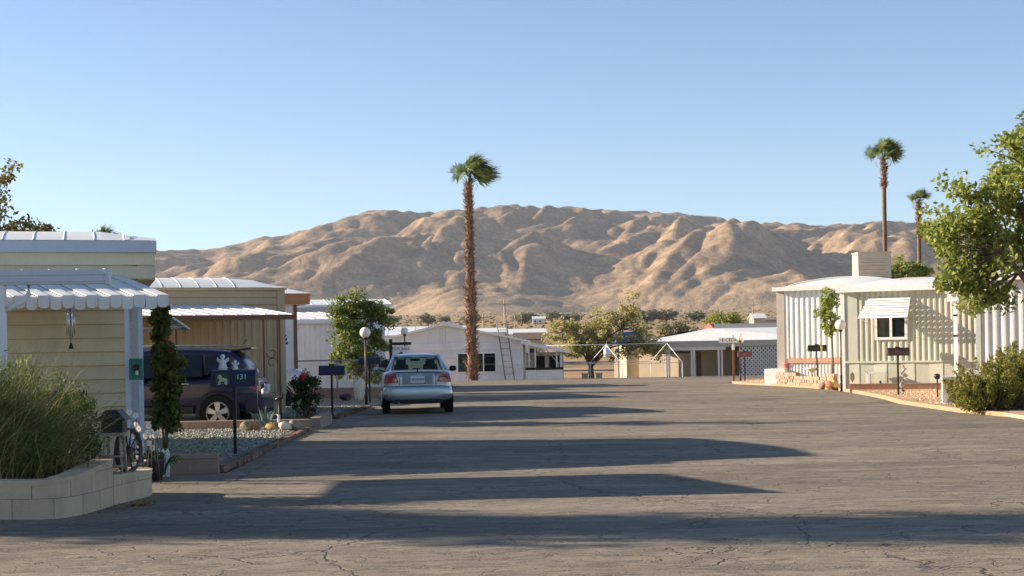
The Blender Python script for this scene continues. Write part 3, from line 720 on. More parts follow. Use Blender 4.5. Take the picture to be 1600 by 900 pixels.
m_ = MB(); m_.add([(-9, -.38, 3.335), (.38, -.38, 3.335), (-1.2, 1.9, 3.85), (-9, 1.9, 3.85), (.38, 4.2, 3.335), (-9, 4.2, 3.335)], [(0, 1, 2, 3), (3, 2, 4, 5), (1, 4, 2)]); m_.build('roof', WROOF, to)
lettering('137', .17, WHITE, to, (-.38, -.032, .83))
wa = bpy.data.objects.new('window_awning', None); COL.objects.link(wa); wa.parent = to
for i in range(4): MB().box((-.75 - .0 * i, -.1 - .12 * i, 2.15 - .12 * i), (.75, .13, .015), (R(-25), 0, 0)).build('slat', BLACK, wa)
MB().b2((-1.15, -.03, 1.5), (-.45, -.002, 2.1)).build('window', DARKIN, to)
# --- grey white trailer further on
tg = thing('mobile_home', 'grey white ribbed mobile home with white addition roof behind the leafy tree', 'mobile home', (-5.0, 58, 0), R(12))
MB().b2((-10, .02, -.03), (0, 4, 3.3)).build('wall', GREYW, tg)
planks(tg, -10, .0, .3, 3.25, .018, GREYW, .3, gp=.03)
ribbed_roof(tg, ((-10.2, -.25, 3.34), (.25, -.25, 3.34)), ((-10.2, 2, 3.62), (.25, 2, 3.62)), WROOF, rib=.6)
MB().b2((-10.2, -.3, 3.24), (.27, -.25, 3.34)).build('fascia', GREYW, tg)
MB().b2((-9, -3.0, -.03), (-1.6, -.01, 2.55)).build('addition_wall', GREYW, tg)
corr_panel(7.4, 2.5, .19, .02).build('ribbed_wall', GREYW, tg, (-9, -3.005, 0))
ribbed_roof(tg, ((-9.2, -3.2, 2.72), (-1.45, -3.2, 2.72)), ((-9.2, -.05, 3.12), (-2.9, -.05, 3.12)), WROOF, 'addition_roof', .5)
MB().b2((-9.2, -3.24, 2.56), (-1.43, -3.2, 2.71)).build('addition_fascia', GREYW, tg)

# --- gable-fronted house at the end of the street
zb = -.62
hx0, _ = A(590, 590, 75.5); hx1, _ = A(818, 590, 75.5); W_ = hx1 - hx0
hg = thing('house', 'pale grey plank sided house with low gable and ladder behind the tall palm', 'house', (hx0, 75.5, zb), R(-2))
pk = W_ * .46; ze = 2.62; zp = 3.42; DEP = 13
m_ = MB(); m_.prism([(0, 0), (W_, 0), (W_, ze), (pk, zp), (0, ze)], DEP, 'y', .02); m_.build('wall', GREYW, hg)
planks(hg, 0, W_, .05, 2.45, .018, GREYW, .38, gp=.07)
for x0, x1 in ((.95, 1.75), (1.8, 2.6), (2.65, 3.2), (pk + .1, pk + 1.5), (pk + 1.6, pk + 2.2)):
    def zt(x): return (ze + (zp - ze) * x / pk if x < pk else zp - (zp - ze) * (x - pk) / (W_ - pk)) - .1
    MB().add([(x0, -.005, 2.47), (x1, -.005, 2.47), (x1, -.005, zt(x1)), (x0, -.005, zt(x0)), (x0, .019, 2.47), (x1, .019, 2.47), (x1, .019, zt(x1)), (x0, .019, zt(x0))], [(0, 1, 2, 3), (0, 4, 5, 1), (1, 5, 6, 2), (2, 6, 7, 3), (3, 7, 4, 0)]).build('gable_panel', GREYW, hg)
MB().b2((pk - .06, -.03, 0), (pk + .06, -.001, zp - .05)).build('ridge_post', GREYW, hg)
for xa, za, xb, zb_, nm in ((-.4, ze - .03, pk, zp + .06, 'roof'), (pk, zp + .06, W_ + .1, ze - .02, 'roof')):
    m_ = MB(); m_.add([(xa, -.35, za), (xb, -.35, zb_), (xb, DEP, zb_), (xa, DEP, za), (xa, -.35, za - .1), (xb, -.35, zb_ - .1), (xb, DEP, zb_ - .1), (xa, DEP, za - .1)], [(0, 1, 2, 3), (7, 6, 5, 4), (0, 4, 5, 1), (2, 6, 7, 3), (0, 3, 7, 4), (1, 5, 6, 2)]); m_.build(nm, WROOF, hg)
MB().lathe([(.09, -.4), (.11, 0), (.09, DEP)], (pk, 0, zp + .06), 8, 'y').build('ridge_cap', WROOF, hg)
wx0 = A(716, 560, 75.5)[0] - hx0; wx1 = A(774, 560, 75.5)[0] - hx0
wn = MB().b2((wx0, -.02, .98), (wx1, .0, 1.9)).build('window', DARKIN, hg)
fr = MB(); t_ = .06
for lo, hi in (((wx0 - t_, -.05, .92), (wx1 + t_, -.021, .98)), ((wx0 - t_, -.05, 1.9), (wx1 + t_, -.021, 1.96)), ((wx0 - t_, -.05, .981), (wx0, -.021, 1.899)), ((wx1, -.05, .981), (wx1 + t_, -.021, 1.899)), ((wx0 + 1.27, -.05, .981), (wx0 + 1.33, -.021, 1.899))): fr.b2(lo, hi)
fr.build('window_frame', WHITE, wn)
for a, b in ((wx0 + .02, wx0 + .5), (wx0 + .75, wx0 + 1.25)): MB().add([(a, -.024, 1.0), (b, -.024, 1.0), (b - .1, -.024, 1.88), (a, -.024, 1.88)], [(0, 1, 2, 3)]).build('curtain', CURT, wn)
MB().b2((wx0, -.034, .982), (wx1, -.030, 1.898)).build('pane', WINGL, wn)
# porch on its right
pe = A(889, 540, 75.5)[0] - hx0
m_ = MB(); m_.add([(W_ - .1, -.4, ze - .08), (pe, -.4, ze - .62), (pe, 5, ze - .62), (W_ - .1, 5, ze - .08)] + [(W_ - .1, -.4, ze - .24), (pe, -.4, ze - .78), (pe, 5, ze - .78), (W_ - .1, 5, ze - .24)], [(0, 1, 2, 3), (7, 6, 5, 4), (0, 4, 5, 1), (1, 5, 6, 2), (2, 6, 7, 3), (3, 7, 4, 0)]); m_.build('porch_roof', GREYW, hg)
MB().b2((W_ + .15, .0, 0), (pe - .35, .08, 1.02)).build('porch_wall', WHITE, hg)
corr_panel(pe - .5 - W_, .95, .2, .01).build('porch_panel', WHITE, hg, (W_ + .15, -.003, .02))
MB().b2((W_ + .1, -.05, 1.021), (pe - .3, .13, 1.14)).build('porch_rail', DARKIN, hg)
for x in (W_ + .3, W_ + .62, pe - .65, pe - .42): MB().b2((x - .035, 0, 1.141), (x + .035, .07, ze - .2 - .58 * (x - W_) / (pe - W_))).build('porch_post', GREYW, hg)
MB().b2((W_ + .05, 4.4, 0), (pe - .3, 4.5, 1.9)).build('porch_back_wall', OFFW, hg)
for x in (W_ + .5, W_ + 1.3): MB().b2((x, 4.33, .9), (x + .55, 4.399, 1.7)).build('porch_window', DARKIN, hg)
# ladder leaning on the house
l0 = A(788, 592, 75)[0]; l1 = A(771, 502, 75)[0]
ld = thing('ladder', 'tall aluminium ladder leaning on the grey gable house', 'ladder', (l0 + .13, 74.55, -.6), 0)
zt_ = A(772, 500, 75)[1] + .6; dxl = l1 - l0
for s in (0, .46): MB().tube([(s, -.2, .0), (s + dxl * .55, .35, zt_ * .6), (s + dxl * .98, .8, zt_ + (.25 if s else 0))], .035, 5).build('rail', M('ladder_metal', (.20, .19, .19), .5, .1, 4), ld)
for i in range(11):
    f = (i + .6) / 11.2; MB().tube([(dxl * f, -.2 + f * .98, zt_ * f), (.46 + dxl * f, -.2 + f * .98, zt_ * f)], .018, 5).build('rung', GREYM, ld)
# second white-roofed house behind it
hb = thing('house', 'low white roofed house behind the grey gable house', 'house', (-9.5, 95, -1.0), R(3))
MB().b2((0, 0, -.1), (6.6, 6, 3.5)).build('wall', GREYW, hb)
ribbed_roof(hb, ((-.3, -.3, 3.5), (6.7, -.3, 3.5)), ((-.3, 3, 4.1), (6.7, 3, 4.1)), WROOF, rib=.8)

# --- beige house with white roof, lattice and porch posts
bx0 = A(968, 590, 86)[0]; bx1 = A(1300, 590, 86)[0]
YB = 86.0; zbb = -.95
hb2 = thing('house', 'beige house with broad white roof, porch posts and white lattice screen', 'house', (0, YB, zbb), 0)
MB().b2((bx0 + .6, 2.2, -.1), (bx1, 8, 2.55)).build('wall', BEIGE, hb2)
wl = A(1060, 590, YB)[0]; MB().b2((-2.6, 0, -.1), (0, 2.4, 2.0)).build('side_wall', BEIGE, hb2, (wl, -.15, 0), (0, 0, R(-33)))
def bz(y, Y=YB): return A(1100, y, Y)[1] - zbb
ev = bz(533); rt = bz(512.5)
m_ = MB(); xa = A(1008, 530, YB)[0]
m_.add([(xa, -.3, ev + .02), (bx1, -.3, ev + .02), (bx1, 2.4, rt), (xa + 4.0, 2.4, rt), (xa + .3, 2.4, ev + .12), (xa + 2.3, 2.4, rt - .2), (bx1, 8, ev), (xa + .3, 8, ev)], [(0, 1, 2, 3, 5, 4), (2, 6, 7, 4, 5, 3)]); m_.build('roof', WROOF, hb2)
MB().b2((xa, -.36, ev - .33), (bx1, -.3, ev + .015)).build('fascia', M('taupe_fascia', (.52, .45, .38), .7, .08, 3), hb2)
MB().b2((xa, -.29, ev - .34), (bx1, 2.19, ev - .30)).build('soffit', WHITE, hb2)
x = A(1030, 560, YB)[0]
MB().b2((A(1030, 540, YB)[0], -.28, ev - .52), (A(1133, 540, YB)[0], -.24, ev - .335)).build('valance', WHITE, hb2)
for px in (1041, 1045, 1080, 1084, 1122, 1127):
    xx = A(px, 560, YB)[0]; MB().b2((xx - .05, -.27, -.1), (xx + .05, -.17, ev - .525)).build('porch_post', WHITE, hb2)
MB().b2((A(1087, 560, YB)[0], 2.12, 0), (A(1103, 560, YB)[0], 2.199, 2.05)).build('door', BROWN, hb2)
lx0 = A(1157, 560, YB)[0]; lx1 = bx1; lat = bpy.data.objects.new('lattice_screen', None); COL.objects.link(lat); lat.parent = hb2
sl = MB().box((0, 0, 0), (.055, .012, 2.9)).mesh('lattice_slat'); sl.materials.append(WHITE)
hL = ev - .4
k = 0; xx = lx0 - hL
import itertools
def clipslat(x0, s):      # slat from (x0,0) rising with slope s through the screen, clipped
    pts = []
    za, zb2 = 0., hL; xa_, xb_ = x0, x0 + s * hL
    t0, t1 = 0., 1.
    for lo, hi in ((lx0, lx1),):
        d = xb_ - xa_
        ta, tb = sorted(((lo - xa_) / d, (hi - xa_) / d)); t0 = max(t0, ta); t1 = min(t1, tb)
    if t1 - t0 < .03: return None
    return (xa_ + (xb_ - xa_) * t0, hL * t0), (xa_ + (xb_ - xa_) * t1, hL * t1)
for s in (1, -1):
    x0 = lx0 - hL if s > 0 else lx0
    while x0 < (lx1 if s > 0 else lx1 + hL):
        c = clipslat(x0, s); x0 += .235
        if not c: continue
        (xa_, za), (xb_, zb2) = c; L_ = math.hypot(xb_ - xa_, zb2 - za)
        MB().box(((xa_ + xb_) / 2, -.22 - (.014 if s > 0 else 0), (za + zb2) / 2 + .03), (.06, .012, L_), (0, math.atan2(xb_ - xa_, zb2 - za), 0)).build('lattice_slat', WHITE, lat)
MB().b2((lx0, -.20, -.05), (lx1, -.15, .04)).build('lattice_rail', WHITE, lat)
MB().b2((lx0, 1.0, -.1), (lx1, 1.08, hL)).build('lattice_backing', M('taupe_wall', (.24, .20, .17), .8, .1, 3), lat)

for c_ in hb2.children: c_.location.x -= bx0
hb2.location.x = bx0
# --- right side trailers: their ends face the street
BR = R(-28)
def end_trailer(label, corner, width, length, z_e, mat, rise, rz=BR, wall_from=.0, over=.12):
    t = thing('mobile_home', label, 'mobile home', (*corner, 0), rz)
    MB().b2((.03, .03, -.03), (width - .03, length, z_e)).build('wall', mat, t)
    # bowed roof running away from the street, with a front band
    n_ = 12; k = n_ + 1; pr = [(-over + (width + 2 * over) * i / n_, z_e + .10 + rise * math.sin(math.pi * i / n_) ** .7) for i in range(k)]
    m_ = MB(); m_.add([(x, -over - .1, z_e + .1 + (z - z_e - .1) * .12) for x, z in pr] + [(x, 1.6, z) for x, z in pr] + [(x, length + .1, z) for x, z in pr], [(r * k + i, r * k + i + 1, (r + 1) * k + i + 1, (r + 1) * k + i) for r in range(2) for i in range(n_)], True)
    for j in range(1, int(length / .5)):
        y = j * .5 + .4
        for (xa, za), (xb, zb2) in zip(pr, pr[1:]): m_.add([(xa, y - .012, za), (xa, y + .012, za), (xb, y + .012, zb2), (xb, y - .012, zb2), (xa, y, za + .012), (xb, y, zb2 + .012)], [(0, 4, 5, 3), (1, 2, 5, 4)])
    m_.build('roof', WROOF, t)
    fa = MB(); fa.add([(x, -over - .1, z_e - .03) for x, _ in pr] + [(x, -over - .1, z_e + .1 + (z - z_e - .1) * .12 + .01) for x, z in pr] + [(x, -over - .06, z_e - .03) for x, _ in pr] + [(x, -over - .06, z_e + .1 + (z - z_e - .1) * .12) for x, z in pr],
        [(i, i + 1, k + i + 1, k + i) for i in range(n_)] + [(2 * k + i, 3 * k + i, 3 * k + i + 1, 2 * k + i + 1) for i in range(n_)] + [(i, 2 * k + i, 2 * k + i + 1, i + 1) for i in range(n_)] + [(k + i, k + i + 1, 3 * k + i + 1, 3 * k + i) for i in range(n_)]); fa.build('fascia', OFFW, t)
    MB().b2((-over, -over - .059, z_e - .02), (width + over, .029, z_e + .02)).build('soffit', OFFW, t)
    for x in (-over, width + over - .03): MB().b2((x, -over - .05, z_e + .021), (x + .03, length + .1, z_e + .13)).build('side_fascia', OFFW, t)
    return t
# olive
oc = (10.45, 46.6)
to2 = end_trailer('olive cream ribbed trailer with slatted window awning beside the juniper', oc, 4.35, 14, 3.12, OLIVE, .30)
corr_panel(4.35 - .5, 2.2, .17, .028).build('ribbed_wall', OLIVE, to2, (.5, .028, .92))
MB().b2((.1, .0, .92), (.499, .03, 3.1)).build('flat_panel', OLIVE, to2)
MB().b2((-.03, -.03, 0), (.1, .06, 3.1)).build('corner_trim', OFFW, to2)
MB().b2((.101, -.04, .86), (4.35, .029, .92)).build('belt_rail', OLIVE, to2)
for i in range(10): MB().box((.33 + i * .43, .01 + (i % 2) * .012, .43), (.42, .02, .86), (0, 0, R(3 if i % 2 else -3))).build('skirt_panel', OLIVE, to2)
WX0, WX1, WZ0, WZ1 = 1.13, 1.98, 1.66, 2.36; fw = .085
wi = MB().b2((WX0, -.012, WZ0), (WX1, .02, WZ1)).build('window', DARKIN, to2)
fr = MB(); wm = (WX0 + WX1) / 2
for lo, hi in (((WX0 - fw, -.05, WZ0 - fw), (WX1 + fw, -.013, WZ0 - .001)), ((WX0 - fw, -.05, WZ1 + .001), (WX1 + fw, -.013, WZ1 + fw)), ((WX0 - fw, -.05, WZ0), (WX0 - .001, -.013, WZ1)), ((WX1 + .001, -.05, WZ0), (WX1 + fw, -.013, WZ1)), ((wm - .04, -.05, WZ0), (wm + .04, -.013, WZ1))): fr.b2(lo, hi)
fr.build('window_frame', OFFW, wi)
MB().b2((WX0 + .03, -.016, WZ0 + .02), (wm - .05, -.0125, WZ1 - .03)).build('curtain', M('brown_curtain', (.22, .14, .09), .9, .2, 9), wi)
MB().b2((WX0 + .001, -.024, WZ0 + .002), (WX1 - .001, -.020, WZ1 - .002)).build('pane', WINGL, wi)
sa = bpy.data.objects.new('window_awning', None); COL.objects.link(sa); sa.parent = to2
for i in range(8):
    f = i / 7; MB().box((1.52 - .07 * f, -.07 - .60 * f, 2.84 - .56 * f), (1.32 + .2 * f, .098, .014), (R(36), 0, 0)).build('slat', WHITE, sa)
for x, d in ((.88, -.12), (2.16, .06)): MB().tube([(x, -.03, 2.86), (x + d, -.70, 2.24)], .016, 5).build('arm', WHITE, sa)
for x, d in ((.90, -.1), (2.14, .06)): MB().tube([(x, -.03, 2.02), (x + d, -.66, 2.24)], .010, 5).build('brace', WHITE, sa)
m_ = MB()
for i in range(5): m_.box((3.9 + i * .1, -.35, 3.10 - i * .035 + .05), (.095, .55, .015), (0, R(22), 0))
m_.build('roof_visor', WROOF, to2)
# white ribbed trailer behind it
tw = end_trailer('white ribbed trailer with beige corner panel behind the stacked stone wall', (9.75, 54.0), 4.6, 14, 3.46, OFFW, .36)
corr_panel(4.2, 2.45, .2, .03).build('ribbed_wall', WHITE, tw, (.4, .028, 1.0))
MB().b2((-.02, -.02, .35), (.27, .035, 3.44)).build('corner_panel', M('taupe_panel', (.46, .40, .33), .7, .08, 3, dirt=.2), tw); MB().b2((.271, -.0, .97), (.399, .03, 3.44)).build('edge_panel', WHITE, tw)
MB().b2((.4, -.05, .80), (4.6, .029, .97)).build('belt_board', M('salmon_board', (.55, .33, .22), .7, .1, 4), tw)
corr_panel(4.2, .78, .12, .02).build('skirting', WHITE, tw, (.4, .02, .02))
MB().b2((-.42, -.35, -.03), (.35, .5, .60)).build('step_box', WHITE, tw)
ec = MB().b2((0, 0, 0), (1.3, 1.0, 1.22)).build('evaporative_cooler', BEIGE, None, (A(1341, 420, 58)[0], 58, 3.82), (0, 0, 0)); tag(ec, 'beige evaporative cooler box standing on the white trailer roof', 'cooler')
for i in range(6): MB().box((.65, -.012, .25 + i * .14), (1.0, .02, .03), (R(30), 0, 0)).build('louvre', BEIGE, ec)
MB().b2((1.302, .1, .1), (1.33, .9, 1.1)).build('side_pad', M('cooler_pad', (.34, .29, .22), .95, .3, 20), ec)
MB().b2((-.03, -.03, 1.221), (1.33, 1.03, 1.26)).build('lid', BEIGE, ec)
for x in (.1, 1.2):
    for y in (.1, .9): MB().b2((x - .04, y - .04, -.35), (x + .04, y + .04, 0)).build('leg', GREYM, ec)
# cream ribbed trailer at the far right
t3 = end_trailer('cream ribbed trailer behind the big leafy tree and juniper', (11.55, 36.4), 4.35, 14, 3.0, OFFW, .3)
corr_panel(4.3, 2.85, .2, .032).build('ribbed_wall', OFFW, t3, (.05, .028, .1))
MB().b2((-.05, -.02, 0), (.049, .05, 2.98)).build('corner_trim', OLIVE, t3)
# side carport between olive and cream trailers
cc = thing('carport', 'small white carport with striped post between the olive and cream trailers', 'carport', (12.55, 41.8, 0), R(-28))
MB().b2((0, 0, -.05), (.09, .09, 2.62)).build('post', WHITE, cc)
for z in (1.62, 2.2): MB().b2((-.004, -.004, z), (.094, .094, z + .06)).build('clip', BLACK, cc)
MB().b2((-.15, -.1, 2.62), (1.6, .0, 2.9)).build('beam', GUTTER, cc)
ribbed_roof(cc, ((-.2, -.12, 2.91), (1.6, -.12, 2.91)), ((-.2, 6, 3.0), (1.6, 6, 3.0)), WROOF, rib=.3)
MB().tube([(.02, .05, 3.2), (1.3, -.1, 2.86)], .045, 6).build('brace', WHITE, cc)
for i in range(15): MB().box((.95, 2.2, .25 + i * .155), (1.5, .02, .15), (R(-18), 0, 0)).build('blue_slat', BLUEW, cc)
MB().b2((.2, 2.22, -.03), (1.7, 2.3, 2.55)).build('back_panel', BLUEW, cc)

# ------------------------------------------------------------------ street furniture
def mailbox(label, x, y, mat, h=1.02, L=.52, rz=0.0, z=0.0, flag=True, top=False, wd=.2):
    t = thing('mailbox', label, 'mailbox', (x, y, z), rz)
    MB().b2((-.022, -.022, -.05), (.022, .022, h)).build('post', BLACK, t)
    r = wd / 2; pr = [(-r, 0), (r, 0), (r, .12)] + [(r * math.cos(a), .12 + r * math.sin(a)) for a in [math.pi * k / 8 for k in range(1, 8)]] + [(-r, .12)]
    bx = MB().prism(pr, L, 'x', -L / 2).build('box', mat, t, (0, 0, h))
    pr2 = [(a * 1.05, b * 1.04 - .003) for a, b in pr]
    MB().prism(pr2, .02, 'x', L / 2 - .005).build('door', mat, bx)
    MB().b2((-.06, -.02, .22), (.06, .02, .25)).build('knob', BLACK, bx)
    if flag: MB().b2((-.1, -r - .012, .1), (.02, -r - .004, .13)).build('flag', M('flag_red', (.35, .03, .04), .5), bx)
    return t
MAILG = 'mailboxes along the street'
mx_, my_ = -3.99, 21.1
m1 = mailbox('dark blue mailbox with white number and horse picture by the gravel yard', mx_, my_, NAVYBOX, 1.03, .62, 0, .0, False, wd=.24)
bx = [c for c in m1.children if c.name.startswith('box')][0]
lettering('131', .105, M('number_white', (.75, .74, .68), .6), bx, (.13, -.125, .135))
MB().b2((-.24, -.128, .02), (-.04, -.121, .2)).build('picture_plate', M('picture_ground', (.07, .085, .06), .7, .3, 30), bx)
hs = MB().prism([(-.21, .03), (-.17, .03), (-.165, .075), (-.115, .075), (-.11, .03), (-.075, .03), (-.07, .1), (-.085, .12), (-.12, .125), (-.15, .135), (-.165, .175), (-.2, .165), (-.215, .125), (-.195, .12), (-.185, .1), (-.2, .07)], .003, 'y', -.132).build('horse_picture', M('horse_pale', (.55, .52, .38), .7, .2, 20), bx)
FIGW = M('figurine_white', (.72, .70, .70), .6, .1, 10)
def angel(label, x, y, z, s):
    t = thing('figurine', label, 'figurine', (x, y, z))
    MB().lathe([(.045 * s, 0), (.05 * s, .02 * s), (.035 * s, .07 * s), (.028 * s, .1 * s), (.014 * s, .115 * s), (.026 * s, .135 * s), (.027 * s, .15 * s), (.012 * s, .17 * s)], (0, 0, 0), 12).build('body', FIGW, t)
    for sx in (-1, 1): MB().prism([(sx * .01 * s, .06 * s), (sx * .065 * s, .10 * s), (sx * .06 * s, .14 * s), (sx * .02 * s, .11 * s)], .008, 'y', .015).build('wing', FIGW, t)
angel('larger white angel figurine on the numbered mailbox', mx_ - .16, my_, 1.265, 1.35); angel('smaller white angel figurine on the numbered mailbox', mx_ + .02, my_, 1.265, .85)
mailbox('plain dark mailbox on a thin post beside the rose bush', -4.04, 32.9, NAVYBOX, .98, .56, 0, 0, False)
x, y = -4.45, 43.5
mailbox('dark blue mailbox behind the globe lamp', A(577, 560, 43.0)[0], 43.0, NAVYBOX, 1.12, .62, 0, 0, False)
mailbox('small black mailbox beside the for sale sign', A(603, 566, 46.0)[0], 46.0, BLACK, .98, .42, 0, 0, False)
mailbox('brown mailbox on the lamp post by the street sign', A(1163, 556, 57.8)[0], 57.75, M('brown_box', (.10, .04, .035), .5), 1.0, .52, 0, .02)
mailbox('black mailbox with yellow strip in front of the white ribbed trailer', A(1277, 590, 50.6)[0], 50.6, BLACK, 1.18, .62, 0, .05, False)
MB().b2((.1, -.13, .0), (.17, -.105, .2)).build('yellow_strip', M('yellow_strip', (.62, .50, .22), .6), bpy.data.objects['mailbox.005'].children[1] if False else [c for c in bpy.data.objects if c.name.startswith('box') and abs(c.parent.location.y - 50.6) < .01][0])
mailbox('dark brown mailbox with red flag in front of the olive trailer', 10.45, 39.9, M('dkbrown_box', (.05, .03, .028), .5), 1.08, .56, 0, .05)

def globe_lamp(label, x, y, h, z=0.0, r=.155, lean=0):
    t = thing('globe_lamp', label, 'lamp', (x, y, z), 0, 'globe lamps along the street')
    MB().tube([(0, 0, -.05), (0, 0, .5)], .038, 10).build('base_tube', BLACK, t)
    MB().tube([(0, 0, .45), (0, 0, h - 2 * r)], .028, 10).build('pole', M('lamp_pole', (.10, .075, .06), .45), t)
    MB().lathe([(.03, 0), (.06, .02), (.075, .07)], (0, 0, h - 2 * r - .05), 12).build('collar', BLACK, t)
    pr = [(r * math.sin(a), -r * math.cos(a)) for a in [math.pi * k / 10 for k in range(11)]]; pr[0] = (.002, -r); pr[-1] = (.002, r)
    MB().lathe(pr, (0, 0, h - r), 20).build('globe', OPAL, t)
    return t
def lamp_h(py, Y): return A(800, py, Y)[1]
globe_lamp('globe lamp on dark pole behind the plain dark mailbox, near the sedan', -4.13, 41.5, A(570, 511, 41.5)[1])
gx, gz = A(632, 511.5, 60); globe_lamp('globe lamp behind the for sale sign', gx, 60, gz)
gx, gz = A(1156, 520.5, 58.0); globe_lamp('globe lamp beside the street name sign', gx, 58.0, gz)
gx, gz = A(1311, 499, 45.6); globe_lamp('globe lamp at the corner of the olive trailer', A(1314, 560, 45.6)[0], 45.6, gz, r=.17)
# street name sign
sx_, _ = A(1146, 560, 59.5)
ss = thing('street_sign', 'white street name sign reading CEDAR on a brown post', 'sign', (sx_, 59.5, 0), R(-4))
MB().b2((-.04, -.04, -.05), (.04, .04, 1.5)).build('post', BROWN, ss); MB().b2((-.05, -.05, 1.3), (.05, .05, 1.52)).build('post_cap', WHITE, ss)
pz = A(1140, 531.5, 59.5)[1]
MB().b2((-.02, -.02, 1.5), (.02, .02, pz + .2)).build('bracket', GREYM, ss)
bl = MB().b2((-.58, -.024, pz - .1), (.42, -.021, pz + .1)).build('blade', WHITE, ss)
lettering('E CEDAR', .19, BLACK, bl, (-.08, -.027, pz))
# for sale sign
fx, _ = A(611, 560, 45.0)
fs = thing('for_sale_sign', 'white for sale sign hanging from a black post and arm', 'sign', (fx, 45.0, 0), 0)
za = A(610, 535, 45)[1]
MB().b2((-.045, -.045, -.05), (.045, .045, za + .1)).build('post', BLACK, fs); MB().b2((.046, -.035, za - .09), (.62, .035, za)).build('arm', BLACK, fs)
for xx in (.13, .5): MB().b2((xx - .008, -.008, za - .13), (xx + .008, .008, za - .091)).build('hook', BLACK, fs)
pl = MB().b2((.06, -.012, za - .52), (.56, .012, za - .13)).build('panel', WHITE, fs)
lettering('FOR SALE', .125, M('sign_red', (.55, .03, .03), .6), pl, (.31, -.014, za - .2))
MB().prism([(.22, za - .36), (.31, za - .28), (.40, za - .36)], .003, 'y', -.016).build('roof_logo', BLACK, pl)
# chain link fence
fz = 1.22
fe = thing('chain_link_fence', 'chain link fence in front of the leafy tree', 'fence', (-7.4, 48.6, 0), R(2))
for x in (0, 1.6, 3.1): MB().tube([(x, 0, -.05), (x, 0, fz)], .03, 8).build('post', GREYM, fe)
MB().tube([(0, 0, fz), (3.6, 0, fz)], .024, 8).build('top_rail', GREYM, fe)
m_ = MB()
for s in (1, -1):
    for i in range(-14, 40):
        x0 = i * .1 if s > 0 else i * .1 + fz
        a = max(0, -x0 if s > 0 else x0 - 3.6) ; b_ = min(fz, (3.6 - x0) if s > 0 else x0)
        if b_ - a > .1: m_.tube([(x0 + s * a, .01 * s, a), (x0 + s * b_, .01 * s, b_)], .003, 3, False)
m_.build('wire_mesh', GREYM, fe)
# pipe canopy frame
YP = 78.0
cf = thing('canopy_frame', 'bare white pipe canopy frame in front of the pale tree', 'frame', (A(848, 590, YP)[0], YP, -.62), 0)
ox = cf.location.x
def cpt(px, py, Y): x_, z_ = A(px, py, Y); return (x_ - ox, Y - YP, z_ + .62)
tr = [((826, 572), (848, 540), (872, 567)), ((922, 566), (947, 538.5), (972, 569)), ((1017, 565), (1042, 536), (1066, 566))]
for (l_, p_, r_) in tr:
    a = cpt(*l_, YP + 1.6); b_ = cpt(*p_, YP); c = cpt(*r_, YP - 1.6)
    for q in (a, c): MB().tube([(q[0], q[1], -.3), q], .022, 6).build('leg', WHITE, cf)
    MB().tube([a, b_], .02, 6).build('rafter', WHITE, cf); MB().tube([b_, c], .02, 6).build('rafter', WHITE, cf)
for k, dY in ((0, 1.6), (1, 0), (2, -1.6)):
    MB().tube([cpt(*tr[0][k], YP + dY), cpt(*tr[1][k], YP + dY), cpt(*tr[2][k], YP + dY)], .018, 6).build('rail', WHITE, cf)
ln = thing('lantern', 'white lantern hanging under the pipe canopy frame', 'lantern', (ox + cpt(948, 552, YP)[0], YP, cpt(948, 558, YP)[2] - .62), 0)
MB().lathe([(.12, 0), (.16, .05), (.16, .42), (.05, .58), (.02, .72)], (0, 0, 0), 6).build('body', WHITE, ln); MB().tube([(0, 0, .7), (0, 0, .88)], .01, 4).build('hook', GREYM, ln)
MB().lathe([(.17, .1), (.172, .14)], (0, 0, 0), 6).build('band', GREYM, ln)

# ------------------------------------------------------------------ cars
PAINT = M('silver_blue_paint', (.46, .48, .52), .28, .04, 2, metal=.7, coat=.6, spec=.5)
NAVY = M('navy_paint', (.010, .012, .045), .3, .06, 2, metal=.0, coat=.35, spec=.35)
PALEP = M('pale_silver_paint', (.52, .53, .55), .3, .04, 2, metal=.4, coat=.5)
TYRE = M('tyre', (.012, .012, .012), .9, .2, 20); ALLOY = M('alloy', (.52, .52, .52), .35, .06, 8, metal=.6)
PLAST = M('black_plastic', (.02, .02, .022), .6, .1, 8)
CGL = glassmat('car_glass', (.03, .04, .045), .13); DGL = glassmat('dark_car_glass', (.006, .007, .010), .94)
REDL = M('tail_lamp_red', (.42, .012, .012), .2, .1, 8, spec=.6, coat=.6); CLRL = M('lamp_clear', (.62, .42, .33), .2, .1, 8, coat=.6)
def loft(stations, k_top=.015):
    """stations (y, zb, zt, w): closed rings lofted along y"""
    m_ = MB(); rings = []
    for y, zb_, zt, w_ in stations:
        half = [(0, zb_), (.78 * w_, zb_), (.95 * w_, zb_ + .10), (w_, zb_ * .55 + zt * .45), (.985 * w_, zt - .16), (.955 * w_, zt - .05), (.86 * w_, zt - .005), (.45 * w_, zt + k_top * .8), (0, zt + k_top)]
        ring = [(x, y, z) for x, z in half] + [(-x, y, z) for x, z in reversed(half[1:-1])]
        rings.append(ring)
    k = len(rings[0]); vs = [p for r in rings for p in r]
    fs = [(i * k + j, i * k + (j + 1) % k, (i + 1) * k + (j + 1) % k, (i + 1) * k + j) for i in range(len(rings) - 1) for j in range(k)]
    fs += [tuple(range(k)), tuple(reversed(range((len(rings) - 1) * k, len(rings) * k)))]
    m_.add(vs, fs, True); return m_
def subsurf(o, l=2):
    md = o.modifiers.new('subsurf', 'SUBSURF'); md.levels = l; md.render_levels = l; return o
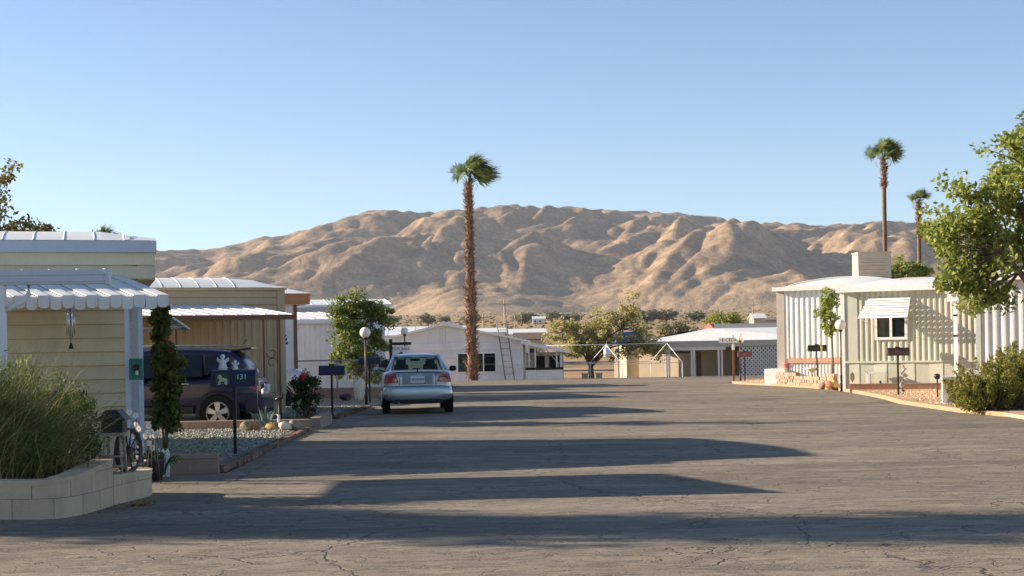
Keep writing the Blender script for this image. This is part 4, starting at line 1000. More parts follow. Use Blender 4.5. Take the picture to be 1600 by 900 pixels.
def wheel(parent, x, y, r, w_, side, rim_r, spokes=5):
    t = MB().lathe([(rim_r, -w_ / 2), (r * .93, -w_ / 2), (r, -w_ / 2 + .03), (r, w_ / 2 - .03), (r * .93, w_ / 2), (rim_r, w_ / 2)], (0, 0, 0), 28, 'x', False).build('wheel', TYRE, parent, (x, y, r))
    m_ = MB(); s = side
    m_.lathe([(rim_r * 1.0, 0), (rim_r * 1.01, .012), (rim_r * .93, .012), (rim_r * .9, -.03)], (s * (w_ / 2 + .0) - .006, 0, 0), 28, 'x', False)
    m_.lathe([(.001, .0), (rim_r * .24, .0), (rim_r * .2, .02), (.001, .025)], (s * (w_ / 2 - .005), 0, 0), 14, 'x')
    for i in range(spokes):
        a = 2 * math.pi * i / spokes + .3; ca, sa_ = math.cos(a), math.sin(a); p = (-sa_, ca); r0, r1 = rim_r * .16, rim_r * .95; w0, w1 = rim_r * .15, rim_r * .27; xx = s * (w_ / 2 + .008)
        m_.add([(xx, ca * r0 + p[0] * w0, sa_ * r0 + p[1] * w0), (xx, ca * r0 - p[0] * w0, sa_ * r0 - p[1] * w0), (xx - s * .01, ca * r1 - p[0] * w1, sa_ * r1 - p[1] * w1), (xx - s * .01, ca * r1 + p[0] * w1, sa_ * r1 + p[1] * w1)], [(0, 1, 2, 3)])
    m_.build('rim', ALLOY, t)
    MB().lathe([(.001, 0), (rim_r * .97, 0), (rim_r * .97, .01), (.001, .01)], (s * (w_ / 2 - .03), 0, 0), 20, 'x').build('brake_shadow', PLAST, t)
    return t
def quad_panel(name, pts, mat, parent, th=.006, off=0.0):
    """four corner points, thickened along the normal; subdivided once with a slight bulge"""
    p = [Vector(q) for q in pts]; n_ = (p[1] - p[0]).cross(p[3] - p[0]).normalized(); m_ = MB()
    m_.add([q + n_ * off for q in p] + [q + n_ * (off + th) for q in p], [(0, 3, 2, 1), (4, 5, 6, 7), (0, 1, 5, 4), (1, 2, 6, 5), (2, 3, 7, 6), (3, 0, 4, 7)])
    return m_.build(name, mat, parent)
def sedan(label, loc, rz, paint, detail=True, plate='4SVR904'):
    t = thing('sedan', label, 'car', loc, rz)
    body = subsurf(loft([(.05, .42, .90, .70), (.10, .34, .985, .78), (.32, .26, 1.035, .835), (.8, .20, 1.03, .85), (1.4, .19, .985, .855), (2.3, .18, .955, .855), (3.1, .19, .93, .845), (3.6, .2, .88, .83), (4.1, .24, .78, .78), (4.36, .32, .64, .68)]).build('body', paint, t), 2)
    # rear bumper, wraps the corners
    bp = loft([(-.03, .36, .62, .70), (.0, .30, .665, .79), (.12, .27, .68, .84), (.35, .25, .68, .858), (.42, .27, .66, .85)], .0).build('bumper', paint, t); subsurf(bp, 1)
    MB().b2((-.55, -.045, .245), (.55, .2, .34)).build('bumper_valance', PLAST, t)
    # cabin: roof, pillars, glass
    yb0, zb0, wb = .62, 1.02, .70; yr0, zr0, wr = 1.28, 1.375, .545; yr1, zr1 = 2.45, 1.385; yf, zf, wf = 3.25, .945, .70
    rf = subsurf(loft([(yr0 - .06, zr0 - .05, zr0 - .02, wr + .01), (yr0 + .1, zr0 - .05, zr0 + .02, wr + .035), (1.85, zr0 - .04, zr0 + .045, wr + .045), (yr1 - .1, zr1 - .05, zr1 + .02, wr + .03), (yr1 + .08, zr1 - .06, zr1 - .03, wr)], .02).build('roof', paint, t), 1)
    quad_panel('rear_window', [(-wb + .07, yb0, zb0), (wb - .07, yb0, zb0), (wr - .03, yr0, zr0 - .02), (-wr + .03, yr0, zr0 - .02)], CGL, t)
    quad_panel('windscreen', [(wf - .05, yf, zf), (-wf + .05, yf, zf), (-wr + .03, yr1, zr1 - .02), (wr - .03, yr1, zr1 - .02)], CGL, t)
    for s in (-1, 1):
        MB().tube([(s * (wb + .0), yb0 - .03, zb0 - .04), (s * (wb - .065), yb0 + .2, zb0 + .10), (s * wr, yr0, zr0 - .02)], [.075, .055, .045], 8).build('rear_pillar', paint, t)
        MB().tube([(s * (wf + .02), yf, zf - .02), (s * wr, yr1, zr1 - .02)], .04, 8).build('front_pillar', paint, t)
        MB().tube([(s * (wb + .065), 1.95, .93), (s * (wr + .03), 1.92, zr0)], .035, 6).build('door_pillar', PLAST, t)
        for a, b_, ya, yb2 in (((.80), (1.9), 1.22, 1.88), ((2.0), (3.1), 1.97, 2.45)):
            quad_panel('side_window', [(s * (wb + .06), a, .99), (s * (wb + .06), b_, .96), (s * (wr + .01), yb2, zr0 - .01), (s * (wr + .01), ya, zr0 - .01)], CGL, t, .005)
        mi = MB().lathe([(.02, -.09), (.075, -.07), (.085, .0), (.07, .07), (.02, .085)], (0, 0, 0), 12, 'x').build('mirror', paint if s < 0 else PLAST, t, (s * (wb + .26), 2.62, 1.03)); mi.scale = (1, .8, .85)
        MB().tube([(s * (wb + .08), 2.66, .98), (s * (wb + .2), 2.64, 1.01)], .02, 6).build('mirror_arm', PLAST, t)
        # lamps
        xo, xi = .79, .44
        lm = MB(); P = [(s * xo, .075, .735), (s * xi, .012, .755), (s * (xi + .07), .03, .955), (s * (xo - .05), .11, .945)]
        lm.add([Vector(p) + Vector((s * .012, -.03, 0)) for p in P] + [Vector(p) + Vector((0, .1, 0)) for p in P], [(0, 1, 2, 3), (0, 4, 5, 1), (1, 5, 6, 2), (2, 6, 7, 3), (3, 7, 4, 0)])
        tl = lm.build('tail_light', REDL, t)
        MB().lathe([(.001, 0), (.05, 0), (.045, .012), (.001, .016)], (s * (xi + .095), -.04, .80), 12, 'y').build('reverse_lamp', CLRL, tl)
        MB().b2((s * .62 - .11, -.008, .872), (s * .62 + .11, .004, .888)).build('lamp_divider', PLAST, tl)
        for y in (.78, 3.42): wheel(t, s * .745, y, .30, .19, s, .18)
        for y in (.78, 3.42): MB().lathe([(.31, 0), (.355, 0), (.355, .02), (.31, .02)], (s * .835, y, .31), 24, 'x', False).build('wheel_arch', PLAST, t)
    MB().b2((-.36, -.0, .70), (.36, .05, .93)).build('plate_shade_slab', M('recess_shade', (.22, .24, .28), .35, .05, 3, metal=.6), t)  # raised slab; shade of a plate recess put into its darker body colour
    pp = MB().b2((-.165, -.015, .735), (.165, -.003, .895)).build('licence_plate', M('plate_white', (.70, .71, .74), .5, .05, 9), t)
    if detail: lettering(plate, .082, M('plate_blue', (.02, .03, .16), .6), pp, (0, -.018, .81))
    MB().b2((-.62, .085, 1.0), (.62, .15, 1.03)).build('trunk_spoiler', paint, t); MB().b2((-.015, .07, 1.0), (.015, .12, 1.05)).build('stop_lamp', PLAST, t)
    for x_ in (-.43, .43): MB().tube([(x_, .0, .69), (x_ * 1.0, .02, .80), (x_ * 1.02, .05, .97)], .006, 4).build('trunk_seam', PLAST, t)
    MB().b2((-.12, -.02, .905), (.12, .03, .925)).build('trunk_handle', ALLOY, t)
    # interior
    dk = M('seat_cloth', (.035, .04, .05), .85, .1, 8)
    MB().b2((-.62, .75, .5), (.62, 1.25, .985)).build('parcel_shelf', dk, t)
    for s in (-.36, .36):
        MB().box((s, 2.0, 1.0), (.42, .16, .30), taper=.8).build('front_seat', dk, t)
        MB().box((s, 2.02, 1.20), (.25, .1, .16), taper=.85).build('headrest', dk, t)
    MB().box((0, 1.2, 1.02), (.2, .1, .1), taper=.8).build('centre_headrest', dk, t)
    MB().b2((-.66, 2.7, .7), (.66, 3.1, .965)).build('dashboard', dk, t)
    MB().box((.0, 2.5, 1.265), (.24, .03, .065)).build('rear_view_mirror', PLAST, t)
    MB().lathe([(.025, 0), (.025, .12)], (-.45, -.06, .25), 8, 'y').build('exhaust', GREYM, t)
    return t
sedan('silver blue four door sedan parked at the left kerb', (-2.24, 34.75, .002), R(5), PAINT)
sedan('pale silver sedan in the driveway behind the rose bush', (-5.75, 41.6, -.0), R(95), PALEP, True, '')

def suv(loc, rz):
    t = thing('suv', 'dark navy blue sport utility car parked behind the low block wall', 'car', loc, rz)
    # nose towards +y locally, rear at y=0
    body = subsurf(loft([(.02, .50, .98, .78), (.10, .42, 1.06, .87), (.5, .34, 1.09, .925), (1.2, .33, 1.08, .94), (2.4, .33, 1.05, .94), (3.4, .34, 1.02, .93), (4.1, .38, .95, .88), (4.45, .45, .85, .80), (4.6, .5, .75, .70)]).build('body', NAVY, t), 2)
    MB().b2((-.86, -.05, .42), (.86, .30, .66)).build('bumper', NAVY, t); MB().b2((-.80, -.055, .33), (.80, .3, .419)).build('bumper_valance', PLAST, t)
    gh = subsurf(loft([(.22, 1.02, 1.25, .80), (.45, 1.02, 1.58, .74), (.75, 1.02, 1.655, .72), (1.8, 1.02, 1.70, .72), (2.6, 1.02, 1.675, .71), (3.0, 1.02, 1.55, .73), (3.65, 1.0, 1.10, .80)]).build('cabin', NAVY, t), 2)
    def sidew(name, pts):
        for s in (-1, 1):
            m_ = MB(); P = [(s * (.915 - (z - 1.05) * .30), y, z) for y, z in pts]; k = len(P)
            m_.add(P + [(x - s * .03, y, z) for x, y, z in P], [tuple(range(k)), tuple(reversed(range(k, 2 * k)))] + [(i, (i + 1) % k, k + (i + 1) % k, k + i) for i in range(k)]); m_.build(name, DGL, t)
    sidew('rear_quarter_window', [(.62, 1.30), (1.12, 1.13), (1.12, 1.52), (.70, 1.54)])
    sidew('rear_door_window', [(1.18, 1.11), (2.05, 1.09), (2.05, 1.56), (1.18, 1.54)]); sidew('front_door_window', [(2.12, 1.09), (3.2, 1.09), (2.72, 1.53), (2.12, 1.56)])
    quad_panel('rear_window', [(-.64, .225, 1.16), (.64, .225, 1.16), (.58, .43, 1.50), (-.58, .43, 1.50)], DGL, t, .01, -.005)
    MB().box((0, .42, 1.645), (1.2, .42, .035), (R(-6), 0, 0)).build('roof_spoiler', NAVY, t)
    for s in (-1, 1):
        MB().tube([(s * .66, .7, 1.70), (s * .665, .8, 1.74), (s * .66, 2.5, 1.745), (s * .65, 2.65, 1.69)], .018, 6).build('roof_rail', GREYM, t)
        for y in (.86, 3.66):
            wheel(t, s * .845, y, .36, .22, s, .235)
            MB().lathe([(.37, 0), (.45, 0), (.44, .025), (.37, .03)], (s * .935 - .012, y, .38), 28, 'x', False).build('wheel_arch', PLAST, t)
            MB().lathe([(.001, 0), (.41, 0), (.41, .012), (.001, .012)], (s * .93 - .006, y, .38), 28, 'x').build('wheel_well', TYRE, t)
        MB().b2((s * .93 - .015, 1.35, .36), (s * .93 + .015, 3.15, .5)).build('sill', PLAST, t)
        for y in (1.42, 2.38):
            hd = MB().tube([(s * .955, y, .955), (s * .97, y + .03, .96), (s * .97, y + .17, .965), (s * .955, y + .2, .965)], .014, 6).build('door_handle', ALLOY, t)
        MB().add([(s * .70, .015, .80), (s * .86, .06, .80), (s * .915, .22, .84), (s * .89, .22, 1.04), (s * .83, .08, 1.05), (s * .70, .04, 1.05), (s * .6, .2, .8), (s * .6, .2, 1.05)], [(0, 1, 4, 5), (1, 2, 3, 4), (0, 6, 7, 5), (0, 1, 2, 6), (5, 4, 3, 7)]).build('tail_light', M('dark_tail_red', (.20, .008, .012), .2, .1, 8, coat=.6), t)
        mi = MB().lathe([(.03, -.1), (.09, -.08), (.1, 0), (.08, .08), (.02, .1)], (0, 0, 0), 12, 'x').build('mirror', NAVY, t, (s * 1.02, 3.0, 1.12)); mi.scale = (1, .75, .8)
    MB().tube([(.25, .55, 1.69), (.27, .42, 1.86)], .008, 5).build('aerial', BLACK, t)
    MB().b2((-.2, -.062, .78), (.2, -.01, .92)).build('licence_plate', M('plate_white', (.7, .71, .74), .5), t)
    return t
# nose points to -X: forward (+y local) -> -x world: rz = +90deg
suv((-5.15, 30.75, -.06), R(92))

# ------------------------------------------------------------------ palms
def fan_palm(label, x, y, z0, h, tr_b, tr_t, crown, nfr, seed, wind=(1, 0), boots=True, boot_top=1.0, group='fan palms'):
    t = thing('palm_tree', label, 'palm tree', (x, y, z0), 0, group); g = random.Random(seed)
    m_ = MB(); lean = g.uniform(-.1, .1)
    m_.tube([(lean * k / 8, 0, -.1 + (h + .1) * k / 8) for k in range(9)], [(tr_b + (tr_t - tr_b) * k / 8) * (1.25 if k == 0 else 1) for k in range(9)], 12); m_.build('trunk', PBARK, t)
    if boots:
        b = MB(); rows = int(h / .085)
        for i in range(rows):
            z = .1 + i * .085
            if z / h < 1 - boot_top: continue
            r = tr_b + (tr_t - tr_b) * z / h; k = 9
            for j in range(k):
                if g.random() < .22: continue
                a = 2 * math.pi * (j + .5 * (i % 2)) / k + g.uniform(-.25, .25); dv = Vector((math.cos(a), math.sin(a), 0)); sdv = Vector((-dv.y, dv.x, 0))
                ln_ = g.uniform(.13, .27) * (1.5 if z < h * .5 else 1); c = Vector((lean * z / h, 0, z)) + dv * r * .9; up_ = Vector((0, 0, 1))
                tip = c + dv * ln_ * g.uniform(.5, .95) + up_ * ln_ * g.uniform(.35, 1.0) * (1 if g.random() < .8 else -.8); w0 = g.uniform(.04, .08)
                b.add([c - sdv * w0, c + sdv * w0, c - up_ * .05, tip + sdv * w0 * .4, tip - sdv * w0 * .4], [(0, 1, 3, 4), (0, 4, 2), (1, 2, 3), (2, 4, 3)])
        b.build('leaf_bases', PBOOT, t, kind='stuff')
    top = Vector((lean, 0, h)); W = Vector((wind[0], wind[1], 0))
    for i in range(nfr):
        a = 2 * math.pi * i * .382 + g.uniform(-.2, .2); el = R(g.uniform(20, 88)); d = Vector((math.cos(a) * math.cos(el), math.sin(a) * math.cos(el), math.sin(el)))
        d = (d + W * g.uniform(.15, .55)).normalized(); pl_ = crown * g.uniform(.30, .5)
        m_ = MB(); e1 = top + d * pl_ + W * .03; m_.tube([top - Vector((0, 0, .1)), top + d * pl_ * .5, e1], [.022, .015, .010], 4)
        sv = d.cross(Vector((0, 0, 1)));
        if sv.length < .1: sv = Vector((0, 1, 0))
        sv.normalize(); sv = (Matrix.Rotation(g.uniform(-1.2, 1.2), 3, d) @ sv); nb = 22; L_ = crown * g.uniform(.42, .62)
        for k in range(nb):
            th = (k / (nb - 1) - .5) * R(170); dv = (d * math.cos(th) + sv * math.sin(th)).normalized(); ll = L_ * (1 - .35 * abs(th) / 1.5) * g.uniform(.85, 1.1)
            wv = dv.cross(d.cross(sv)).normalized() * (.021 * crown / 1.2)
            p0 = e1; p1 = e1 + dv * ll * .55 + W * .06 * crown; p2 = e1 + dv * ll + W * g.uniform(.10, .28) * crown + Vector((0, 0, -1)) * g.uniform(.05, .3) * ll
            m_.add([p0, p1 - wv, p1 + wv, p2], [(0, 1, 2), (1, 3, 2)])
        m_.build('frond', L_PALM, t)
    for i in range(4):
        a = g.uniform(0, 6.28); dv = Vector((math.cos(a), math.sin(a), 0)); m_ = MB()
        m_.tube([top + dv * .1, top + dv * .32 + Vector((0, 0, .1)), top + dv * .46 - Vector((0, 0, .12)), top + dv * .36 - Vector((0, 0, .36))], .014, 4); m_.build('dead_stalk', PBOOT, t)
    return t
pxm, pym = -1.95, 72.0
fan_palm('tall fan palm with shaggy trunk standing before the grey gable house', pxm, pym, -.05, A(733, 285, pym)[1], .22, .17, 1.75, 30, 3, (1, 0))
px2, pz2 = A(1380, 250, 82); fan_palm('slim fan palm rising behind the evaporative cooler', px2, 82, -.8, pz2 + .8, .13, .12, 1.5, 26, 5, (.7, 0), True, .13)
px3, pz3 = A(1434, 318, 96); fan_palm('shorter slim fan palm beside the big leafy tree', px3, 96, -.9, pz3 + .9, .15, .13, 1.2, 22, 6, (.5, 0), True, .2)
px4, pz4 = A(158, 366, 62); fan_palm('fan palm whose crown shows over the cream mobile home roof', px4, 62, 0, pz4 - .45, .2, .18, 1.1, 20, 9, (.7, 0), False)

# ------------------------------------------------------------------ trees and plants
# tree by the chain link fence
tx = A(560, 600, 50.5)[0]
make_tree('leafy_tree', 'dense green leafy tree growing behind the chain link fence', (tx, 50.6, 0), .7, .09, [(0, 0, 1.3, 1.15, .9, 1.15), (.1, 0, 2.3, 1.05, .8, .9), (-.35, 0, 3.0, .5, .5, .6), (.7, 0, 2.7, .55, .5, .65), (.15, 0, 3.1, .5, .5, .5)], 105, .28, 105, .115, L_MID, 21)
# pale tree in the middle
tx = A(925, 590, 82)[0]
make_tree('pale_tree', 'pale green open crowned tree behind the pipe canopy frame', (tx, 83, -.8), 1.3, .17, [(-.6, 0, 2.7, 2.1, 1.5, 1.1), (.9, 0, 2.9, 2.3, 1.5, 1.3), (2.9, -.5, 2.2, 1.7, 1, .55), (1.3, 0, 4.0, 1.3, 1, .8), (-1.2, 0, 3.5, 1.2, 1, .6), (2.3, 0, 4.4, .5, .5, .9), (2.6, 0, 3.2, 1.0, .8, .6)], 150, .40, 60, .17, L_PALE, 22, nlimb=14, shell=.6)
# big tree at the right edge
make_tree('leafy_tree', 'big glossy leafy tree overhanging the cream trailer at the street edge', (10.95, 29.6, .02), 2.0, .14, [(-1.3, 0, 3.6, 1.15, 1, 1.25), (-2.0, 0, 3.7, .7, .7, .75), (-.5, 0, 4.6, 1.0, 1, 1.4), (-1.5, 0, 2.6, .9, .8, .45), (.6, 0, 4, 1.5, 1.4, 1.9), (-1.75, 0, 4.5, .55, .5, .4), (-.35, 0, 5.75, .55, .5, .65), (-1.1, 0, 4.7, .6, .6, .5)], 250, .31, 74, .118, L_BRIGHT, 23, nlimb=16, shell=.5)
# tree at upper left behind the cream home
make_tree('feathery_tree', 'feathery olive brown tree behind the cream mobile home', (-11.6, 31.5, 0), 2.2, .16, [(.2, 0, 3.6, 1.3, 1.0, .9), (1.25, 0, 4.1, .65, .6, .45), (1.35, 0, 3.55, .7, .6, .5), (.4, 0, 4.9, .9, .8, 1.0)], 95, .26, 70, .10, L_OLV, 24, nlimb=12, shell=.6)
# trees across the side street whose shade falls over the foreground
make_tree('street_tree', 'tall shade tree beside the cross street, left of the planter', (-15.5, 15.2, 0), 2.6, .2, [(0, 0, 5.0, 1.6, 1.0, 1.6), (.4, .3, 6.4, 1.4, .8, 1.2), (-.6, -.3, 4.0, 1.3, .9, 1.0)], 75, .42, 42, .17, L_MID, 25, nlimb=9)
make_tree('street_tree', 'second shade tree further down the cross street', (-24, 17.2, 0), 3, .24, [(0, 0, 7.0, 2.2, .9, 2.4), (.8, .2, 9.3, 1.8, .7, 1.7)], 80, .5, 45, .2, L_MID, 26, nlimb=9)
# greenery behind right roofs, vine-like small tree at corner
make_tree('leafy_shrub_tree', 'bright leafy tree crown showing over the olive trailer roof', (A(1390, 420, 66)[0], 66, 0), 3.2, .1, [(-.7, 0, 4.45, 1.0, .6, .5), (.5, 0, 4.75, 1.1, .6, .5), (1.4, 0, 4.5, .7, .6, .4)], 70, .28, 60, .14, L_BRIGHT, 27)
make_tree('small_tree', 'slim bright leafy tree between the white and olive trailers', (A(1300, 560, 51.0)[0], 51.0, .05), 1.7, .04, [(-.08, 0, 2.65, .40, .3, .7), (.05, 0, 2.2, .34, .3, .45)], 36, .18, 65, .105, L_BRIGHT, 28)
# distant round tree and other middle-distance trees
def far_tree(px, py_top, py_bot, w_px, Y, mat, seed, label, group=None, per=34, leafk=.13):
    x_, zt_ = A(px, py_top, Y); zg = ground_z(Y) - .05; hh = zt_ - zg; r = w_px / 2 * Y / F_PX; zb_ = max(A(px, py_bot, Y)[1] - zg, .15 * hh)
    c = (zb_ + hh) / 2; rz_ = (hh - zb_) / 2
    return make_tree('distant_tree', label, (x_, Y, zg), max(.3, zb_), r * .08, [(0, 0, c, r * .85, r * .6, rz_ * .85), (-r * .4, 0, c - rz_ * .2, r * .5, r * .5, rz_ * .6), (r * .4, 0, c - rz_ * .1, r * .5, r * .5, rz_ * .6)], 34, r * .26, per, r * leafk, mat, seed, group=group, nlimb=5)
far_tree(1133, 486, 512, 70, 150, L_BRIGHT, 31, 'round bright green tree behind the grey roof with red gable')
far_tree(1050, 497, 525, 60, 135, L_SAGE, 32, 'dull sage tree left of the round bright green tree')
for i, (px, pt, pb, w_, Y) in enumerate([(668, 489, 505, 34, 900), (735, 489, 506, 34, 900), (695, 494, 505, 24, 880), (820, 487, 503, 46, 950), (862, 484, 502, 34, 920), (890, 488, 502, 40, 950), (1010, 484, 500, 50, 900), (1040, 482, 499, 44, 950), (1085, 486, 500, 40, 900), (960, 487, 501, 40, 930), (615, 492, 505, 30, 900)]):
    far_tree(px, pt, pb, w_, Y, L_SAGE, 40 + i, 'dark desert tree far out on the plain below the hills', 'trees far out on the plain', 22, .22)
# shrubs
def bush(name, label, base, ell, nclump, cr, per, leaf, mat, seed, cat='shrub', up=.6, aspect=.45, stems=14, flat=1.0, shell=.45, stem_mat=None):
    t = thing(name, label, cat, base); g = random.Random(seed); cs = crown_centers(ell, nclump, seed, shell); m_ = MB()
    for c in g.sample(cs, min(stems, len(cs))): m_.tube([(c[0] * .15, c[1] * .15, -.05), (c[0] * .6, c[1] * .6, c[2] * .55), c], [.018, .012, .005], 5)
    m_.build('stems', stem_mat or BARK, t)
    leaves_mesh('foliage', clump_pts(cs, [cr * g.uniform(.6, 1.3) for _ in cs], per, seed, flat), leaf, mat, seed, aspect, up, t)
    return t
# big dark shrub behind the grass with upright tips
sb = bush('planter_shrub', 'dense dark evergreen shrub in the planter behind the tall grass', (-4.92, 15.35, .26), [(-.15, 0, .52, .72, .45, .50), (-.75, .1, .6, .6, .45, .55), (.25, -.05, .42, .42, .4, .42)], 90, .17, 75, .06, L_DARK, 51, up=.5)
g = random.Random(5); tips = []
for i in range(46):
    x_ = g.uniform(-1.25, .5); h_ = g.uniform(.15, .42) * (1 - .35 * abs(x_ + .4)); zb_ = .95 - .35 * max(0, x_ + .1) ** 1 - .1 * abs(x_ + .5)
    for k in range(26): f = k / 25; tips.append((x_ + (f - .2) * .06 * g.uniform(-1, 1) + g.uniform(-.03, .03), g.uniform(-.25, .25), zb_ + h_ * f))
leaves_mesh('upright_tips', np.array(tips), .055, L_BRIGHT, 52, .4, 1.2, sb)
# tall fountain grass
fg = thing('fountain_grass', 'tall arching green and straw ornamental grass in the corner planter', 'grass', (-5.05, 14.45, .26))
mg = [MB(), MB()]; g = random.Random(8)
for i in range(5000):
    m_ = mg[1 if g.random() < .33 else 0]
    cx = g.gauss(-.35, .42); cy = g.uniform(-.28, .3); a = g.gauss(.15, 1.0) if g.random() < .75 else g.uniform(0, 6.28); L_ = g.uniform(.8, 1.55); el = R(g.uniform(50, 86)); wd = g.uniform(.004, .008)
    d = Vector((math.cos(a) * math.cos(el), math.sin(a) * math.cos(el) * .55 - .08, math.sin(el))).normalized(); p = Vector((cx * .8, cy, -.02)); sv = Vector((-math.sin(a), math.cos(a), 0)) * wd if g.random() < .5 else Vector((wd, 0, 0))
    pts = [p.copy()]; v = d.copy(); drop = g.uniform(.24, .46)
    for k in range(5): p = p + v * L_ / 5; v = (v + Vector((.05, -.02, -drop))).normalized(); pts.append(p.copy())
    pts = [Vector((q.x, max(q.y, -.42 if q.z > .16 else -.28), max(q.z, .02))) for q in pts]
    vs = []
    for k, q in enumerate(pts): ww = sv * (1 - k / 5.3); vs += [q - ww, q + ww]
    m_.add(vs, [(2 * k, 2 * k + 1, 2 * k + 3, 2 * k + 2) for k in range(5)])
mg[0].build('green_blades', GRASS, fg); mg[1].build('straw_blades', leafmat('straw_blade', (.30, .24, .09), (.52, .40, .18), 6, .3), fg)
for (bx_, tz, tx_, s) in ((-.62, 1.34, -.12, 1.0), (-.35, .98, .05, .75), (-1.0, 1.2, -.75, .8)):
    m_ = MB(); pts = [Vector((bx_, -.1, .2)).lerp(Vector((tx_, -.12, tz)), k / 14) + Vector((0, 0, .10 * math.sin(math.pi * k / 14))) for k in range(15)]
    m_.tube(pts, .005, 4); g2 = random.Random(3)
    for k in range(7, 15):
        for q in range(70):
            p = pts[k] + Vector((g2.uniform(-.02, .02), g2.uniform(-.02, .02), g2.uniform(-.02, .02))); dd = ((pts[k] - pts[k - 1]).normalized() + Vector((g2.uniform(-.5, .5), g2.uniform(-.5, .5), g2.uniform(-.5, .35)))).normalized() * g2.uniform(.03, .075) * s
            m_.add([p, p + dd * .5 + Vector((.003, 0, 0)), p + dd, p + dd * .5 - Vector((.003, 0, 0))], [(0, 1, 2, 3)])
    m_.build('plume', PLUME, fg)
# vine beside awning posts
vx = A(256, 600, 20.6)[0]
vn = bush('climbing_vine', 'leafy climbing vine with red blooms hanging beside the awning posts', (vx, 20.6, .05), [(0, 0, 1.5, .17, .14, .5), (.03, 0, 1.0, .20, .16, .40), (-.02, 0, 1.9, .10, .1, .2), (.10, 0, .62, .16, .12, .22), (-.02, 0, .6, .17, .12, .3), (.08, 0, 1.2, .2, .14, .3)], 95, .095, 46, .085, VINE, 61, 'vine', -.5, .75, 3)
m_ = MB(); m_.tube([(-.02, .02, -.05), (.02, 0, .7), (0, 0, 1.5), (.05, 0, 2.1)], .012, 6); m_.build('vine_stem', BARK, vn)
RED = M('bloom_red', (.50, .02, .02), .6, .2, 20)
for x_, z_ in ((.10, 1.62), (.12, 1.5)): leaves_mesh('bloom', clump_pts([(x_, -.12, z_)], [.035], 10, 3), .035, RED, 4, .8, 0, vn)
# rose bush
rb = bush('rose_bush', 'dark leafy rose bush with one red rose', (A(478, 640, 31.9)[0], 31.9, .02), [(0, 0, .48, .32, .25, .42), (.08, 0, .8, .26, .2, .2), (-.12, 0, .75, .18, .2, .2)], 46, .11, 42, .07, L_DARK, 62, 'rose bush', .2, .6)
leaves_mesh('rose', clump_pts([(-.04, -.26, .97)], [.045], 46, 3, 1.6), .06, RED, 5, .9, .8, rb)
# agave with rocks and goose
ax, ay = A(415, 668, 27.9)[0], 27.9
ag = thing('agave', 'blue green agave growing among rocks by the low block wall', 'agave', (ax, ay, .05))
for i in range(26):
    a = i * 2.4; el = R(28 + 55 * (i / 26)); d = Vector((math.cos(a) * math.cos(el), math.sin(a) * math.cos(el), math.sin(el))); sv = Vector((-math.sin(a), math.cos(a), 0)); L_ = rng.uniform(.36, .5); m_ = MB(); vs = []
    for f, w_ in ((0, .025), (.35, .036), (.7, .024), (1, .002)):
        c = d * L_ * f + Vector((0, 0, -.03 * f * f)); nn = d.cross(sv); vs += [c - sv * w_, c + nn * -.008, c + sv * w_]
    m_.add(vs, [(3 * k + j, 3 * k + j + 1, 3 * k + j + 4, 3 * k + j + 3) for k in range(3) for j in range(2)]); m_.build('leaf', AGAVE, ag)
def rock(label, x, y, z, s, mat, seed, flat=.7, name='garden_rock', group=None):
    g = random.Random(seed); bm = bmesh.new(); bmesh.ops.create_icosphere(bm, subdivisions=3, radius=1)
    fr = [(Vector((g.uniform(-1, 1), g.uniform(-1, 1), g.uniform(-1, 1))).normalized(), g.uniform(.55, .9)) for _ in range(9)]
    for v in bm.verts:
        p = v.co.copy()
        for n_, d in fr:
            e = p.dot(n_) - d
            if e > 0: p -= n_ * e * .85
        v.co = Vector((p.x * s[0], p.y * s[1], (p.z + .7) * s[2]))
    me = bpy.data.meshes.new(name); bm.to_mesh(me); bm.free()
    return tag(link(name, me, mat, None, (x, y, z - .02), (0, 0, g.uniform(0, 6))), label, 'rock', group)
RR = M('red_rock', (.34, .15, .08), .95, .3, 12, bump=.5, bscale=30); RY = M('ochre_rock', (.42, .27, .10), .95, .3, 12, bump=.5, bscale=30)
for i, (px, s, mt, lb) in enumerate(((383, .14, ROCKM, 'pale rounded rock nearest the blue car among the agave stones'), (398, .10, RR, 'red rock at the foot of the agave'), (410, .07, WSTONE, 'small white stone at the foot of the agave'), (422, .12, RY, 'ochre rock between the agave and the goose figurine'), (462, .17, ROCKM, 'large brown rock right of the goose figurine'))):
    rock(lb, A(px, 660, 27.55)[0], 27.6, .05, (s, s * .8, s * .85), mt, 70 + i)
rock('tall pale upright boulder behind the globe lamp', A(562, 620, 45.2)[0], 45.3, .05, (.23, .2, .40), WSTONE, 81, 1.3, 'boulder')
rock('dark flat rock beside the pale upright boulder', A(541, 620, 45.0)[0], 44.8, .05, (.26, .2, .13), M('dark_rock', (.08, .06, .06), .95, .3, 10), 82)
gs = thing('goose_figurine', 'white goose figurine standing among the agave rocks', 'figurine', (A(443, 668, 27.45)[0], 27.45, .05))
m_ = MB(); m_.tube([(.15, 0, .03), (.08, 0, .08), (-.02, 0, .10), (-.08, 0, .12)], [.02, .075, .085, .04], 10); m_.build('body', WSTONE, gs)
m_ = MB(); m_.tube([(-.06, 0, .12), (-.09, 0, .20), (-.08, 0, .27), (-.10, 0, .31)], [.035, .024, .022, .03], 8); m_.build('neck', FIGW, gs); MB().tube([(-.12, 0, .31), (-.165, 0, .30)], [.014, .005], 6).build('beak', M('beak_orange', (.55, .28, .05), .6), gs)
sh = thing('hanging_lantern', 'small lantern on a thin shepherd hook above the agave', 'lantern', (A(411, 668, 28.2)[0], 28.2, .05))
